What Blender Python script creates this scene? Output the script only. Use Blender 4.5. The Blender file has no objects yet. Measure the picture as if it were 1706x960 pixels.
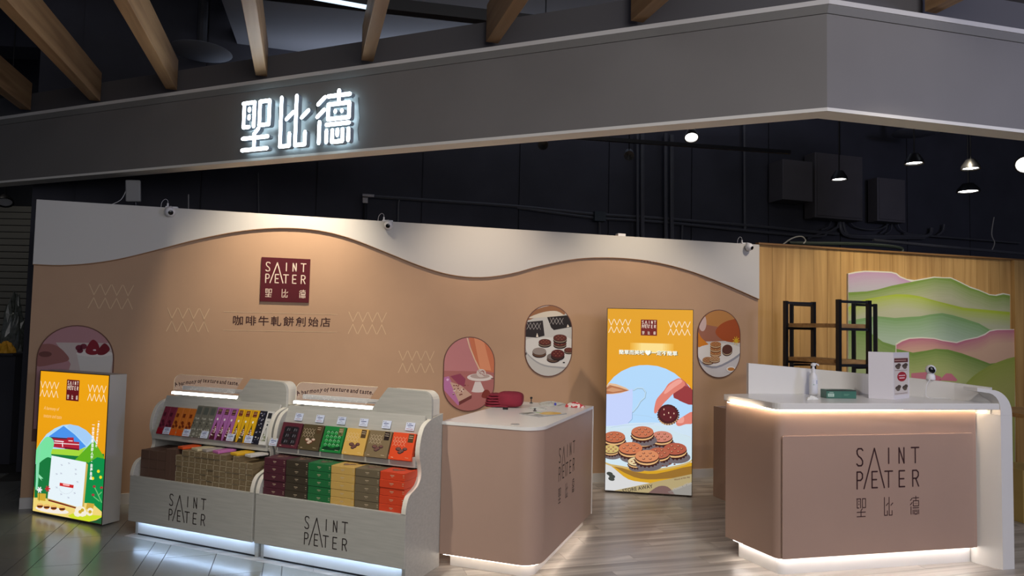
import bpy, bmesh, math, random
from math import sin, cos, pi, radians as R_, sqrt
from mathutils import Vector, Matrix
random.seed(7)
SC = bpy.context.scene
COL = SC.collection

# ------------------------------------------------------------------ camera
FPX = 1160.0; PITCH = R_(3.06); ROLL = R_(1.25); EYE = Vector((0, 0, 1.6))
_F = Vector((0, cos(PITCH), sin(PITCH))); _R0 = Vector((1, 0, 0)); _U0 = Vector((0, -sin(PITCH), cos(PITCH)))
CR = cos(ROLL)*_R0 + sin(ROLL)*_U0; CU = -sin(ROLL)*_R0 + cos(ROLL)*_U0
cd = bpy.data.cameras.new('camera'); cam = bpy.data.objects.new('camera', cd); COL.objects.link(cam)
m = Matrix((CR, CU, -_F)).transposed().to_4x4(); m.translation = EYE; cam.matrix_world = m
cd.sensor_width = 36; cd.sensor_fit = 'HORIZONTAL'; cd.lens = FPX/1706*36; cd.clip_end = 100
SC.camera = cam
# ------------------------------------------------------------------ world, exposure
w = bpy.data.worlds.new('world'); SC.world = w; w.use_nodes = True
w.node_tree.nodes['Background'].inputs[0].default_value = (0.55, 0.65, 0.9, 1)
w.node_tree.nodes['Background'].inputs[1].default_value = 0.13
SC.view_settings.view_transform = 'Standard'; SC.view_settings.look = 'None'
SC.view_settings.exposure = 0.0; SC.view_settings.gamma = 1.0; SC.view_settings.use_curve_mapping = False

def area(name, loc, target, size, power, col, sizey=None):
    l = bpy.data.lights.new(name, 'AREA'); l.energy = power; l.color = col; l.size = size
    if sizey: l.shape = 'RECTANGLE'; l.size_y = sizey
    o = bpy.data.objects.new(name, l); COL.objects.link(o); o.location = loc
    o.rotation_euler = (Vector(target)-Vector(loc)).to_track_quat('-Z', 'Y').to_euler(); return o
def spot(name, loc, target, power, col, deg, blend=0.8, rad=0.04):
    l = bpy.data.lights.new(name, 'SPOT'); l.energy = power; l.color = col; l.spot_size = R_(deg); l.spot_blend = blend; l.shadow_soft_size = rad
    o = bpy.data.objects.new(name, l); COL.objects.link(o); o.location = loc
    o.rotation_euler = (Vector(target)-Vector(loc)).to_track_quat('-Z', 'Y').to_euler(); return o

# frames of reference: the printed wall, the display row, the fascia, the cash counter
W0 = Vector((-4.02, 5.834, 0)); WA = R_(73.5); WU = Vector((sin(WA), cos(WA), 0)); WN = Vector((cos(WA), -sin(WA), 0))
def wpt(u, off=0., z=0.): return W0 + WU*u + WN*off + Vector((0, 0, z))
# ceiling spots that wash the printed wall
WARM = (1.0, .80, .58); NEUT = (1.0, .93, .84); COOL = (.72, .86, 1.0)
spot('spot_emblem', wpt(2.25, .85, 3.5), wpt(2.05, 0, 1.75), 230, (1, .84, .64), 80, 1.0)
spot('spot_wall_mid', wpt(3.9, 1.2, 3.6), wpt(3.9, 0, 1.6), 130, (1, .80, .60), 70, 1.0)
spot('spot_wall_right', wpt(5.5, 1.3, 3.6), wpt(5.5, 0, 1.6), 140, (1, .82, .60), 70, 1.0)
spot('spot_wall_end', wpt(7.3, 1.3, 3.6), wpt(6.9, 0, 1.5), 80, (1, .86, .70), 66, 1.0)
spot('spot_wood', wpt(8.4, 1.5, 3.6), wpt(8.6, 0, 1.4), 160, (1, .88, .66), 85, 1.0)
spot('spot_mural', wpt(10.0, 1.5, 3.6), wpt(9.9, 0, 1.3), 90, (1, .92, .80), 80, 1.0)
spot('spot_display', (-1.6, 3.2, 3.4), (-1.0, 4.8, .8), 230, (1, .93, .82), 70, 1.0)
spot('spot_counter', (.3, 3.0, 3.4), (.4, 5.0, .6), 130, (1, .88, .74), 62, 1.0)
spot('spot_cash', (2.2, 2.9, 3.4), (2.5, 5.0, .9), 100, (1, .90, .80), 66, 1.0)
area('mall_light', (2.2, -2.2, 3.4), (1.2, 6, 1.6), 4.0, 190, (1.0, .96, .96))
area('void_fill', (1.5, 6.6, 5.2), (2.2, 9.6, 3.2), 9.0, 55, (.80, .84, 1.0), .6)     # unseen fill added behind the bulkhead to lift the rear wall
spot('corner_fill', (-6.8, 7.4, 4.8), (-6.3, 9.2, 1.6), 45, (1, .95, .85), 90, 1.0)  # made-up fill spot that brings up the shutter in the dark corner
area('void_up_fill', (0, 8.0, 4.25), (0, 8.0, 6), 8.0, 60, (.70, .80, 1.0), .8)  # upward fill added to lighten the ceiling, hidden behind the fascia
area('mall_light_right', (7.0, .5, 3.2), (3.4, 4.6, 3.0), 1.2, 90, (.62, .66, 1.0))

# ------------------------------------------------------------------ helpers
def lin(c):
    c = c/255.; return c/12.92 if c <= .04045 else ((c+.055)/1.055)**2.4
def S(r, g, b): return (lin(r), lin(g), lin(b), 1)
MATS = {}
def mat(name, col, rough=.5, metal=0., var=0., scale=8., bump=0., emit=0., ecol=None, coat=0., stretch=(1, 1, 1), alpha=None, trans=0., spec=.5):
    if name in MATS: return MATS[name]
    m = bpy.data.materials.new(name); m.use_nodes = True; nt = m.node_tree; b = nt.nodes['Principled BSDF']
    b.inputs['Base Color'].default_value = col; b.inputs['Roughness'].default_value = rough; b.inputs['Metallic'].default_value = metal
    b.inputs['Specular IOR Level'].default_value = spec
    if coat: b.inputs['Coat Weight'].default_value = coat; b.inputs['Coat Roughness'].default_value = .1
    if emit: b.inputs['Emission Color'].default_value = ecol or col; b.inputs['Emission Strength'].default_value = emit
    if trans: b.inputs['Transmission Weight'].default_value = trans; b.inputs['IOR'].default_value = 1.45
    if alpha is not None: b.inputs['Alpha'].default_value = alpha
    if var or bump:
        tc = nt.nodes.new('ShaderNodeTexCoord'); mp = nt.nodes.new('ShaderNodeMapping'); mp.inputs['Scale'].default_value = stretch
        nz = nt.nodes.new('ShaderNodeTexNoise'); nz.inputs['Scale'].default_value = scale; nz.inputs['Detail'].default_value = 5
        nt.links.new(tc.outputs['Object'], mp.inputs[0]); nt.links.new(mp.outputs[0], nz.inputs['Vector'])
        if var:
            rp = nt.nodes.new('ShaderNodeValToRGB'); e = rp.color_ramp.elements
            e[0].position = .3; e[1].position = .7
            e[0].color = tuple(max(0, c*(1-var)) for c in col[:3])+(1,); e[1].color = tuple(min(1, c*(1+var)) for c in col[:3])+(1,)
            nt.links.new(nz.outputs['Fac'], rp.inputs[0]); nt.links.new(rp.outputs[0], b.inputs['Base Color'])
        if bump:
            bp = nt.nodes.new('ShaderNodeBump'); bp.inputs['Strength'].default_value = bump; bp.inputs['Distance'].default_value = .004
            nt.links.new(nz.outputs['Fac'], bp.inputs['Height']); nt.links.new(bp.outputs[0], b.inputs['Normal'])
    MATS[name] = m; return m
def printmat(name, emit=0., rough=.5):
    if name in MATS: return MATS[name]
    m = bpy.data.materials.new(name); m.use_nodes = True; nt = m.node_tree; b = nt.nodes['Principled BSDF']
    at = nt.nodes.new('ShaderNodeVertexColor'); at.layer_name = 'Col'
    b.inputs['Roughness'].default_value = rough
    if emit:
        b.inputs['Base Color'].default_value = (.02, .02, .02, 1); b.inputs['Specular IOR Level'].default_value = .2
        nt.links.new(at.outputs[0], b.inputs['Emission Color']); b.inputs['Emission Strength'].default_value = emit
    else: nt.links.new(at.outputs[0], b.inputs['Base Color'])
    MATS[name] = m; return m
def woodmat(name, c1, c2, scale=1.0, axis='Z', rough=.45, rnd=.25):
    if name in MATS: return MATS[name]
    m = bpy.data.materials.new(name); m.use_nodes = True; nt = m.node_tree; b = nt.nodes['Principled BSDF']; N = nt.nodes.new
    tc = N('ShaderNodeTexCoord'); mp = N('ShaderNodeMapping'); st = {'X': (1.2, 22, 22), 'Y': (22, 1.2, 22), 'Z': (22, 22, 1.2)}[axis]
    mp.inputs['Scale'].default_value = tuple(s*scale for s in st)
    oi = N('ShaderNodeObjectInfo'); cmb = N('ShaderNodeCombineXYZ'); mu = N('ShaderNodeMath'); mu.operation = 'MULTIPLY'; mu.inputs[1].default_value = 37
    nt.links.new(oi.outputs['Random'], mu.inputs[0]); nt.links.new(mu.outputs[0], cmb.inputs[0]); nt.links.new(mu.outputs[0], cmb.inputs[2])
    nt.links.new(cmb.outputs[0], mp.inputs['Location'])
    nz = N('ShaderNodeTexNoise'); nz.inputs['Scale'].default_value = 1.0; nz.inputs['Detail'].default_value = 6; nz.inputs['Distortion'].default_value = .6
    nt.links.new(tc.outputs['Object'], mp.inputs[0]); nt.links.new(mp.outputs[0], nz.inputs['Vector'])
    rp = N('ShaderNodeValToRGB'); rp.color_ramp.elements[0].position = .33; rp.color_ramp.elements[1].position = .67
    rp.color_ramp.elements[0].color = c1; rp.color_ramp.elements[1].color = c2
    nt.links.new(nz.outputs['Fac'], rp.inputs[0])
    hs = N('ShaderNodeHueSaturation'); mr = N('ShaderNodeMapRange'); mr.inputs[3].default_value = 1-rnd; mr.inputs[4].default_value = 1+rnd
    nt.links.new(oi.outputs['Random'], mr.inputs[0]); nt.links.new(mr.outputs[0], hs.inputs['Value']); nt.links.new(rp.outputs[0], hs.inputs['Color'])
    nt.links.new(hs.outputs[0], b.inputs['Base Color']); b.inputs['Roughness'].default_value = rough
    bp = N('ShaderNodeBump'); bp.inputs['Strength'].default_value = .15; bp.inputs['Distance'].default_value = .002
    nt.links.new(nz.outputs['Fac'], bp.inputs['Height']); nt.links.new(bp.outputs[0], b.inputs['Normal'])
    MATS[name] = m; return m

class MB:
    def __init__(s): s.v = []; s.f = []; s.mi = []; s.cur = 0
    def add(s, vs, fs):
        n = len(s.v); s.v += [tuple(v) for v in vs]; s.f += [tuple(i+n for i in f) for f in fs]; s.mi += [s.cur]*len(fs); return s
    def box(s, x0, x1, y0, y1, z0, z1):
        return s.add([(x0,y0,z0),(x1,y0,z0),(x1,y1,z0),(x0,y1,z0),(x0,y0,z1),(x1,y0,z1),(x1,y1,z1),(x0,y1,z1)],
                     [(0,3,2,1),(4,5,6,7),(0,1,5,4),(1,2,6,5),(2,3,7,6),(3,0,4,7)])
    def obox(s, c, ax, ay, az, hx, hy, hz):
        c, ax, ay, az = map(Vector, (c, ax, ay, az)); vs = []
        for k in (-1, 1):
            for i, j in ((-1,-1),(1,-1),(1,1),(-1,1)): vs.append(c+ax*hx*i+ay*hy*j+az*hz*k)
        return s.add(vs, [(0,3,2,1),(4,5,6,7),(0,1,5,4),(1,2,6,5),(2,3,7,6),(3,0,4,7)])
    def prism(s, pts, a, b, ax='z'):      # extrude a 2-D outline along an axis
        def P(p, h):
            return {'z': (p[0], p[1], h), 'y': (p[0], h, p[1]), 'x': (h, p[0], p[1])}[ax]
        n = len(pts); vs = [P(p, a) for p in pts]+[P(p, b) for p in pts]
        return s.add(vs, [tuple(range(n))[::-1], tuple(range(n, 2*n))]+[(i, (i+1) % n, n+(i+1) % n, n+i) for i in range(n)])
    def tube(s, path, r, n=8, caps=True):
        path = [Vector(p) for p in path]; base = len(s.v); vs = []; up = None
        for i, p in enumerate(path):
            t = (path[min(i+1, len(path)-1)]-path[max(i-1, 0)]).normalized()
            if up is None: up = Vector((0, 0, 1)) if abs(t.z) < .9 else Vector((1, 0, 0))
            a = t.cross(up).normalized(); b = a.cross(t).normalized(); up = b
            rr = r[i] if isinstance(r, (list, tuple)) else r
            for k in range(n): q = 2*pi*k/n; vs.append(p+a*cos(q)*rr+b*sin(q)*rr)
        fs = []
        for i in range(len(path)-1):
            for k in range(n): fs.append((i*n+k, i*n+(k+1) % n, (i+1)*n+(k+1) % n, (i+1)*n+k))
        if caps: fs += [tuple(range(n))[::-1], tuple(range((len(path)-1)*n, len(path)*n))]
        return s.add(vs, fs)
    def lathe(s, prof, c=(0, 0, 0), n=20, axis=(0, 0, 1), sx=1, sy=1):
        q = Vector((0, 0, 1)).rotation_difference(Vector(axis)); vs = []; c = Vector(c)
        for r, z in prof:
            for k in range(n): a = 2*pi*k/n; vs.append(c+q@Vector((r*cos(a)*sx, r*sin(a)*sy, z)))
        fs = []
        for i in range(len(prof)-1):
            for k in range(n): fs.append((i*n+k, i*n+(k+1) % n, (i+1)*n+(k+1) % n, (i+1)*n+k))
        fs += [tuple(range(n))[::-1], tuple(range((len(prof)-1)*n, len(prof)*n))]
        return s.add(vs, fs)
    def build(s, name, mats, parent=None, smooth=False, bevel=0., loc=None, kind=None, label=None):
        me = bpy.data.meshes.new(name); me.from_pydata(s.v, [], s.f); me.update()
        for m in (mats if isinstance(mats, (list, tuple)) else [mats]): me.materials.append(m)
        me.polygons.foreach_set('material_index', s.mi)
        bm = bmesh.new(); bm.from_mesh(me); bmesh.ops.recalc_face_normals(bm, faces=bm.faces); bm.to_mesh(me); bm.free()
        o = bpy.data.objects.new(name, me); COL.objects.link(o)
        if smooth:
            me.shade_smooth(); me.set_sharp_from_angle(angle=R_(38))
        if bevel:
            b = o.modifiers.new('Bevel', 'BEVEL'); b.width = bevel; b.segments = 2; b.limit_method = 'ANGLE'; b.angle_limit = R_(50)
        if parent: o.parent = parent
        if loc: o.location = loc
        if kind: o['kind'] = kind
        if label: o['label'] = label
        return o
def tag(o, label, cat, group=None):
    o['label'] = label; o['category'] = cat
    if group: o['group'] = group
    return o
def thing(name, label, cat, loc=(0, 0, 0), rz=0, group=None):
    o = bpy.data.objects.new(name, None); COL.objects.link(o); o.location = loc; o.rotation_euler = (0, 0, rz); o.empty_display_size = .1
    return tag(o, label, cat, group)
def dup(src, loc=None, rz=None, label=None, group=None, parent=None):
    c = src.copy(); COL.objects.link(c)
    if loc is not None: c.location = loc
    if rz is not None: c.rotation_euler = (0, 0, rz)
    if label: c['label'] = label
    if group: c['group'] = group
    for ch in list(src.children):
        d = dup(ch); d.parent = c
    return c
def arc(cx, cy, r, a0, a1, n=8, ry=None):
    ry = ry or r
    return [(cx+r*cos(R_(a0+(a1-a0)*i/n)), cy+ry*sin(R_(a0+(a1-a0)*i/n))) for i in range(n+1)]
def rrect(x0, y0, x1, y1, r, n=5):
    return arc(x1-r, y0+r, r, -90, 0, n)+arc(x1-r, y1-r, r, 0, 90, n)+arc(x0+r, y1-r, r, 90, 180, n)+arc(x0+r, y0+r, r, 180, 270, n)
def smoothpts(p, k=5, closed=False):
    out = []; n = len(p)
    for i in range(n if closed else n-1):
        g = (lambda j: p[j % n]) if closed else (lambda j: p[max(0, min(n-1, j))])
        a, b, c, d = g(i-1), g(i), g(i+1), g(i+2)
        for q in range(k):
            t = q/k
            out.append(tuple(.5*((2*b[j])+(-a[j]+c[j])*t+(2*a[j]-5*b[j]+4*c[j]-d[j])*t*t+(-a[j]+3*b[j]-3*c[j]+d[j])*t**3) for j in range(len(b))))
    if not closed: out.append(tuple(p[-1]))
    return out
def capsule(a, b, w, n=3):
    a, b = Vector(a[:2]), Vector(b[:2]); d = b-a
    if d.length < 1e-9: d = Vector((1, 0))
    th = math.degrees(math.atan2(d.y, d.x)); r = w/2
    return arc(b.x, b.y, r, th-90, th+90, n)+arc(a.x, a.y, r, th+90, th+270, n)
def clip(poly, cl):        # convex clip, counter-clockwise outline
    out = list(poly)
    for i in range(len(cl)):
        a, b = cl[i], cl[(i+1) % len(cl)]
        ins = lambda p: (b[0]-a[0])*(p[1]-a[1])-(b[1]-a[1])*(p[0]-a[0]) >= -1e-9
        src, out = out, []
        for j in range(len(src)):
            p, q = src[j-1], src[j]; ip, iq = ins(p), ins(q)
            if ip != iq:
                d1 = (b[0]-a[0])*(p[1]-a[1])-(b[1]-a[1])*(p[0]-a[0]); d2 = (b[0]-a[0])*(q[1]-a[1])-(b[1]-a[1])*(q[0]-a[0]); t = d1/(d1-d2)
                out.append((p[0]+(q[0]-p[0])*t, p[1]+(q[1]-p[1])*t))
            if iq: out.append(q)
        if len(out) < 3: return []
    return out
_tc = {}
def textmesh(s, bold=0., shear=0., space=1.):
    k = (s, bold, shear, space)
    if k in _tc: return _tc[k]
    cu = bpy.data.curves.new('t', 'FONT'); cu.body = s; cu.size = 1; cu.offset = bold; cu.shear = shear; cu.space_character = space; cu.resolution_u = 2
    o = bpy.data.objects.new('t', cu); COL.objects.link(o); bpy.context.view_layer.update()
    dg = bpy.context.evaluated_depsgraph_get(); e = o.evaluated_get(dg); me = e.to_mesh()
    vs = [(v.co.x, v.co.y) for v in me.vertices]; fs = [tuple(p.vertices) for p in me.polygons]
    e.to_mesh_clear(); bpy.data.objects.remove(o); bpy.data.curves.remove(cu)
    if not vs: vs = [(0, 0), (1, 0), (1, 1)]; fs = []
    x0 = min(v[0] for v in vs); x1 = max(v[0] for v in vs); y0 = min(v[1] for v in vs); y1 = max(v[1] for v in vs)
    _tc[k] = ([(v[0]-x0, v[1]-y0) for v in vs], fs, x1-x0, y1-y0); return _tc[k]

class Art:
    """flat print: coloured polygons in metres on a board, thin layers of ink"""
    def __init__(s, cl=None, tf=None): s.v = []; s.f = []; s.c = []; s.z = 0.; s.cl = cl; s.tf = tf
    def up(s, k=1): s.z += .00007*k; return s
    def raw(s, vs, fs, col):
        n = len(s.v); s.v += [(v[0], v[1], s.z) for v in vs]; s.f += [tuple(i+n for i in f) for f in fs]; s.c += [col]*len(fs)
    def poly(s, pts, col, t=True, cols=None):
        if s.tf and t: pts = [s.tf(*p) for p in pts]
        if s.cl: pts = clip(pts, s.cl)
        if len(pts) >= 3: s.raw(pts, [tuple(range(len(pts)))], col)
    def ell(s, cx, cy, rx, ry, col, n=20, rot=0):
        c, q = cos(R_(rot)), sin(R_(rot))
        s.poly([(cx+rx*cos(2*pi*i/n)*c-ry*sin(2*pi*i/n)*q, cy+rx*cos(2*pi*i/n)*q+ry*sin(2*pi*i/n)*c) for i in range(n)], col)
    def line(s, pts, w, col):              # w in metres
        if s.tf: pts = [s.tf(*p) for p in pts]
        for a, b in zip(pts[:-1], pts[1:]): s.poly(capsule(a, b, w), col, t=False)
    def text(s, txt, x, y, h, col, width=None, bold=0., shear=0., rot=0., centre=False, space=1.):   # x,y local metres, h letter height
        vs, fs, tw, th = textmesh(txt, bold, shear, space)
        k = h/.72; kx = width/tw if width else k; k2 = h/th if width else k
        ox = -tw*kx/2 if centre else 0
        c, q = cos(R_(rot)), sin(R_(rot)); vv = []
        for a, b in vs:
            X, Y = a*kx+ox, b*k2; vv.append((x+X*c-Y*q, y+X*q+Y*c))
        s.raw(vv, fs, col)
    def build(s, name, mt, parent=None, tr=None, kind=None, label=None):
        me = bpy.data.meshes.new(name); vs = s.v
        if tr: vs = [tr(*v) for v in vs]
        me.from_pydata([tuple(v) for v in vs], [], s.f); me.update(); me.materials.append(mt)
        ca = me.color_attributes.new('Col', 'FLOAT_COLOR', 'CORNER'); arr = []
        for p, c in zip(me.polygons, s.c): arr += list(c)*p.loop_total
        ca.data.foreach_set('color', arr)
        o = bpy.data.objects.new(name, me); COL.objects.link(o)
        if parent: o.parent = parent
        if kind: o['kind'] = kind
        if label: o['label'] = label
        return o

# the lettering of the house mark as strokes, width 1, top left at 0,0, y up
def _n(p): return [((x-442)/251., -(y-450)/251.) for x, y in p]
LOGO = [_n(p) for p in [
 [(467,458),(462,452),(449,452),(444,459),(445,469),(450,477),(460,484),(466,493),(466,503),(461,509),(449,509),(443,503)],
 [(471,586),(513,452),(552,585)], [(570,452),(570,504)], [(612,504),(612,452),(632,504),(632,452)], [(662,452),(693,452)], [(678,452),(678,504)],
 [(444,586),(444,530),(458,530),(465,537),(465,551),(458,558),(444,558)],
 [(524,530),(503,530),(503,584),(524,584)], [(503,557),(521,557)], [(554,530),(585,530)], [(569,530),(569,584)],
 [(634,530),(612,530),(612,584),(634,584)], [(612,557),(631,557)],
 [(667,584),(667,530),(683,530),(690,537),(690,549),(683,557),(667,557)], [(679,557),(691,584)]]]
# three characters on a 10 x 18 grid, y down
GLY = {
 'a': [[(.5,.7),(.5,9.2),(2.5,9.2)], [(.1,.7),(4.3,.7)], [(4.2,.7),(4.2,9.2)], [(2.4,2.7),(2.4,3.4)], [(2.4,5.4),(2.4,6.2)],
       [(6.2,.7),(9.6,.7),(9.6,9),(6.2,9),(6.2,.7)], [(6,10),(4.4,12)], [(.4,13.2),(9.4,13.2)], [(4.6,12),(4.6,17.3)], [(.3,17.3),(9.3,17.3)]],
 'b': [[(.8,.3),(.8,17.2),(3.9,17.2),(3.9,13)], [(2.7,8),(4.9,5.8)], [(5.9,.3),(5.9,17.2),(9.1,17.2),(9.1,13)], [(7.8,8),(10,5.8)]],
 'c': [[(.3,4.2),(2.3,2)], [(.2,8.4),(2.2,6.2)], [(.9,10.2),(.9,17.3)], [(3.2,1.9),(9.6,1.9)], [(6.4,.3),(6.4,4)],
       [(3.4,4.7),(9.5,4.7),(9.5,9.6),(3.4,9.6),(3.4,4.7)], [(5.5,7.1),(5.5,7.3)], [(7.4,7.1),(7.4,7.3)], [(3,11.4),(9.6,11.4)],
       [(3.1,13.4),(3.1,17.2)], [(4.8,13.4),(4.8,17.3),(7.8,17.3),(7.8,13.4)], [(6.3,13.4),(6.3,15.2)], [(9.5,13.4),(9.5,17.2)]]}
def glyph(k, x, y, wd, ht): return [[(x+px/10*wd, y-py/17.6*ht) for px, py in p] for p in GLY[k]]
def logo_art(A, x, y, wd, col, kanji=True, sw=.021):
    for p in LOGO: A.line([(x+a*wd, y+b*wd) for a, b in p], sw*wd, col)
    if kanji:
        for k, gx in (('a', 0), ('b', .426), ('c', .852)):
            for p in glyph(k, x+gx*wd, y-.665*wd, .145*wd, .25*wd): A.line(p, .0125*wd, col)
def lattice(A, x, y, wd, ht, col, sw):     # four V over four inverted V
    for i in range(4):
        a = x+wd*(i*.255); A.line([(a, y+ht), (a+.115*wd, y+.56*ht), (a+.23*wd, y+ht)], sw, col)
        A.line([(a, y), (a+.115*wd, y+.44*ht), (a+.23*wd, y)], sw, col)
def mark_square(A, x, y, s, bg=S(84, 30, 38), fg=S(235, 225, 215), ht=None):   # x,y lower left
    ht = ht or s
    A.poly([(x, y), (x+s, y), (x+s, y+ht), (x, y+ht)], bg); A.up()
    logo_art(A, x+.08*s, y+ht*.93, .84*s, fg, kanji=False, sw=.03)
    for k, gx in (('a', .09), ('b', .43), ('c', .78)):
        for p in glyph(k, x+gx*s, y+.27*ht, .13*s, .19*ht): A.line(p, .014*s, fg)
    A.up()

# plane helpers: the ray of a picture point met with a real plane (used to read the place's measurements)
def ray(px, py): return _F+(px-853)/FPX*CR-(py-480)/FPX*CU
def on_z(px, py, z): d = ray(px, py); return EYE+d*((z-EYE.z)/d.z)
def on_pl(px, py, o, n): d = ray(px, py); return EYE+d*((Vector(o)-EYE).dot(n)/d.dot(n))
def on_wall(px, py, off=0.): P = on_pl(px, py, W0+WN*off, WN); return P
def wall_uz(px, py, off=0.): d = on_wall(px, py, off)-W0; return (d.dot(WU), d.z)

M = dict(
 brown=mat('wall_vinyl', S(184,150,120), .7, var=.03, scale=3), cream=mat('white_laminate', S(205,203,200), .4, var=.02, scale=4),
 white=mat('white_solid_surface', S(222,220,216), .25, var=.01, scale=6), grey=mat('grey_paint', S(132,128,124), .55, var=.04, scale=2, bump=.05),
 black=mat('black_metal', S(22,22,24), .4), dark=mat('dark_paint', S(56,57,62), .8, var=.15, scale=1.2), darkb=mat('blue_black_paint', S(58,58,66), .8, var=.2, scale=1.5),
 ash=mat('pale_ash_laminate', S(176,174,166), .45, var=.07, scale=5, stretch=(1, 8, 14), bump=.05),
 panel=mat('tan_laminate', S(170,142,126), .42, var=.02, scale=3), gold=mat('tan_edge', S(150,110,70), .5), chrome=mat('chrome', S(200,200,205), .2, 1),
 wplast=mat('white_plastic', S(225,225,228), .35), conduit=mat('dark_conduit', S(80,80,84), .45, var=.1, scale=6),
 acr=mat('clear_acrylic', (.9, .92, .92, 1), .05, alpha=.10), glossblack=mat('gloss_black', S(10,10,12), .1),
 led=mat('led_white', (1, 1, 1, 1), .5, emit=9.0, ecol=(.95, .98, 1.0, 1)), ledc=mat('led_cool', (1, 1, 1, 1), .5, emit=17.0, ecol=(.48, .68, 1.0, 1)),
 ledw=mat('led_warm', (1, 1, 1, 1), .5, emit=42.0, ecol=(1.0, .80, .58, 1)), ledn=mat('led_neutral', (1, 1, 1, 1), .5, emit=20.0, ecol=(1.0, .94, .88, 1)),
 lamp=mat('lamp_glass', (1, 1, 1, 1), .5, emit=14.0, ecol=(1.0, .96, .9, 1)),
 oak=woodmat('oak_board', S(164,124,70), S(194,154,94), .45, 'Z', .55, .10), beam=woodmat('beam_veneer', S(150,114,78), S(190,152,110), .5, 'Y', .5, .06),
 vinyl=woodmat('grey_vinyl_plank', S(134,129,123), S(188,182,174), .55, 'X', .3, .10), shelf=woodmat('shelf_wood', S(150,110,62), S(190,146,90), .8, 'X', .5, .05),
 tile=mat('grey_floor_tile', S(138,139,132), .2, var=.10, scale=2.5, bump=.03), grout=mat('grout', S(70,68,64), .8),
)
INK = S(40, 30, 26)
PR = printmat('print_ink', rough=.8); PRG = printmat('gloss_print_ink', rough=.3); LIT = printmat('backlit_print', emit=1.0)

# ================================================================== SETTING
fl = MB().box(-11, 12, -2, 16, -.06, -.008).build('floor', M['grout'], kind='structure')
# floor pieces: stone-look tiles outside, vinyl planks inside the shop, parted along the display row
D0 = Vector((-.614, 4.279)); DU = Vector((.9239, -.3827)); DV = Vector((.3827, .9239))
def side_out(x, y): return (Vector((x, y))-D0).dot(DV)
ta = WU.xy; tn = Vector((-WU.y, WU.x))      # grid of the floor follows the wall
big = 30
def half(poly, o, n):     # keep the side where (p-o).n > 0
    t = Vector((n.y, -n.x)); a = o-t*big; b = o+t*big
    q = [tuple(a), tuple(a+n*big), tuple(b+n*big), tuple(b)]
    ar = sum(q[i][0]*q[(i+1) % 4][1]-q[(i+1) % 4][0]*q[i][1] for i in range(4))
    return clip(poly, q if ar > 0 else q[::-1])
def gridpoly(u0, u1, v0, v1, o): return [tuple(o+ta*u+tn*v) for u, v in ((u0, v0), (u1, v0), (u1, v1), (u0, v1))]
def floor_piece(poly, name, mt, th=.008):
    c = Vector((sum(p[0] for p in poly)/len(poly), sum(p[1] for p in poly)/len(poly)))
    loc = [((p[0]-c.x)*ta.x+(p[1]-c.y)*ta.y, (p[0]-c.x)*tn.x+(p[1]-c.y)*tn.y) for p in poly]
    o = MB().prism(loc, -th, 0, 'z').build(name, mt, fl, loc=(c.x, c.y, 0)); o.rotation_euler = (0, 0, math.atan2(ta.y, ta.x)); return o
t0 = Vector((-3.45, 5.492)); g_ = .0022
cols = []; u = -2.28
k = 0
while u < 5.2:
    for wd in (.327, .318, .117):
        cols.append((u, u+wd, k)); u += wd; k += 1
cols = [(a+.135-.0, b+.135, k) for a, b, k in cols]
DL = D0-DU*2.36
for a, b, k in cols:
    step = .62 if b-a > .2 else .93; v = -4.2+(.21*k) % step
    while v < 1.6:
        p = gridpoly(a+g_, b-g_, v+g_, v+step-g_, t0); v += step
        q1 = half(p, D0, -DV) if p else []
        if len(q1) >= 3:
            xs = [on for on in q1]
            if min(x for x, y in q1) < .6: floor_piece(q1, 'floor_tile', M['tile'])
        q2 = half(half(p, D0, DV), DL, -DU) if p else []
        if len(q2) >= 3: floor_piece(q2, 'floor_tile', M['tile'])
po = Vector((-4.02, 5.834)); v = .0; r = 0
while v > -3.9:
    u = -.2+((r*.47) % 1.2)-1.2
    while u < 9.6:
        p = gridpoly(u+.0008, u+1.2-.0008, v-.145+.0008, v-.0008, po); u += 1.2
        p = half(p, D0, DV)
        if len(p) >= 3: p = half(p, DL, DU)
        if len(p) >= 3:
            cx = sum(x for x, y in p)/len(p); cy = sum(y for x, y in p)/len(p)
            if cy > 3.6 and cx > -3.2 and cx < 6.5: floor_piece(p, 'plank', M['vinyl'])
    v -= .145; r += 1
# printed back wall
def wall_obj(mb, name, mt, **k):
    o = mb.build(name, mt, **k)
    if not k.get('parent'): o.location = W0; o.rotation_euler = (0, 0, pi/2-WA)
    return o
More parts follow.
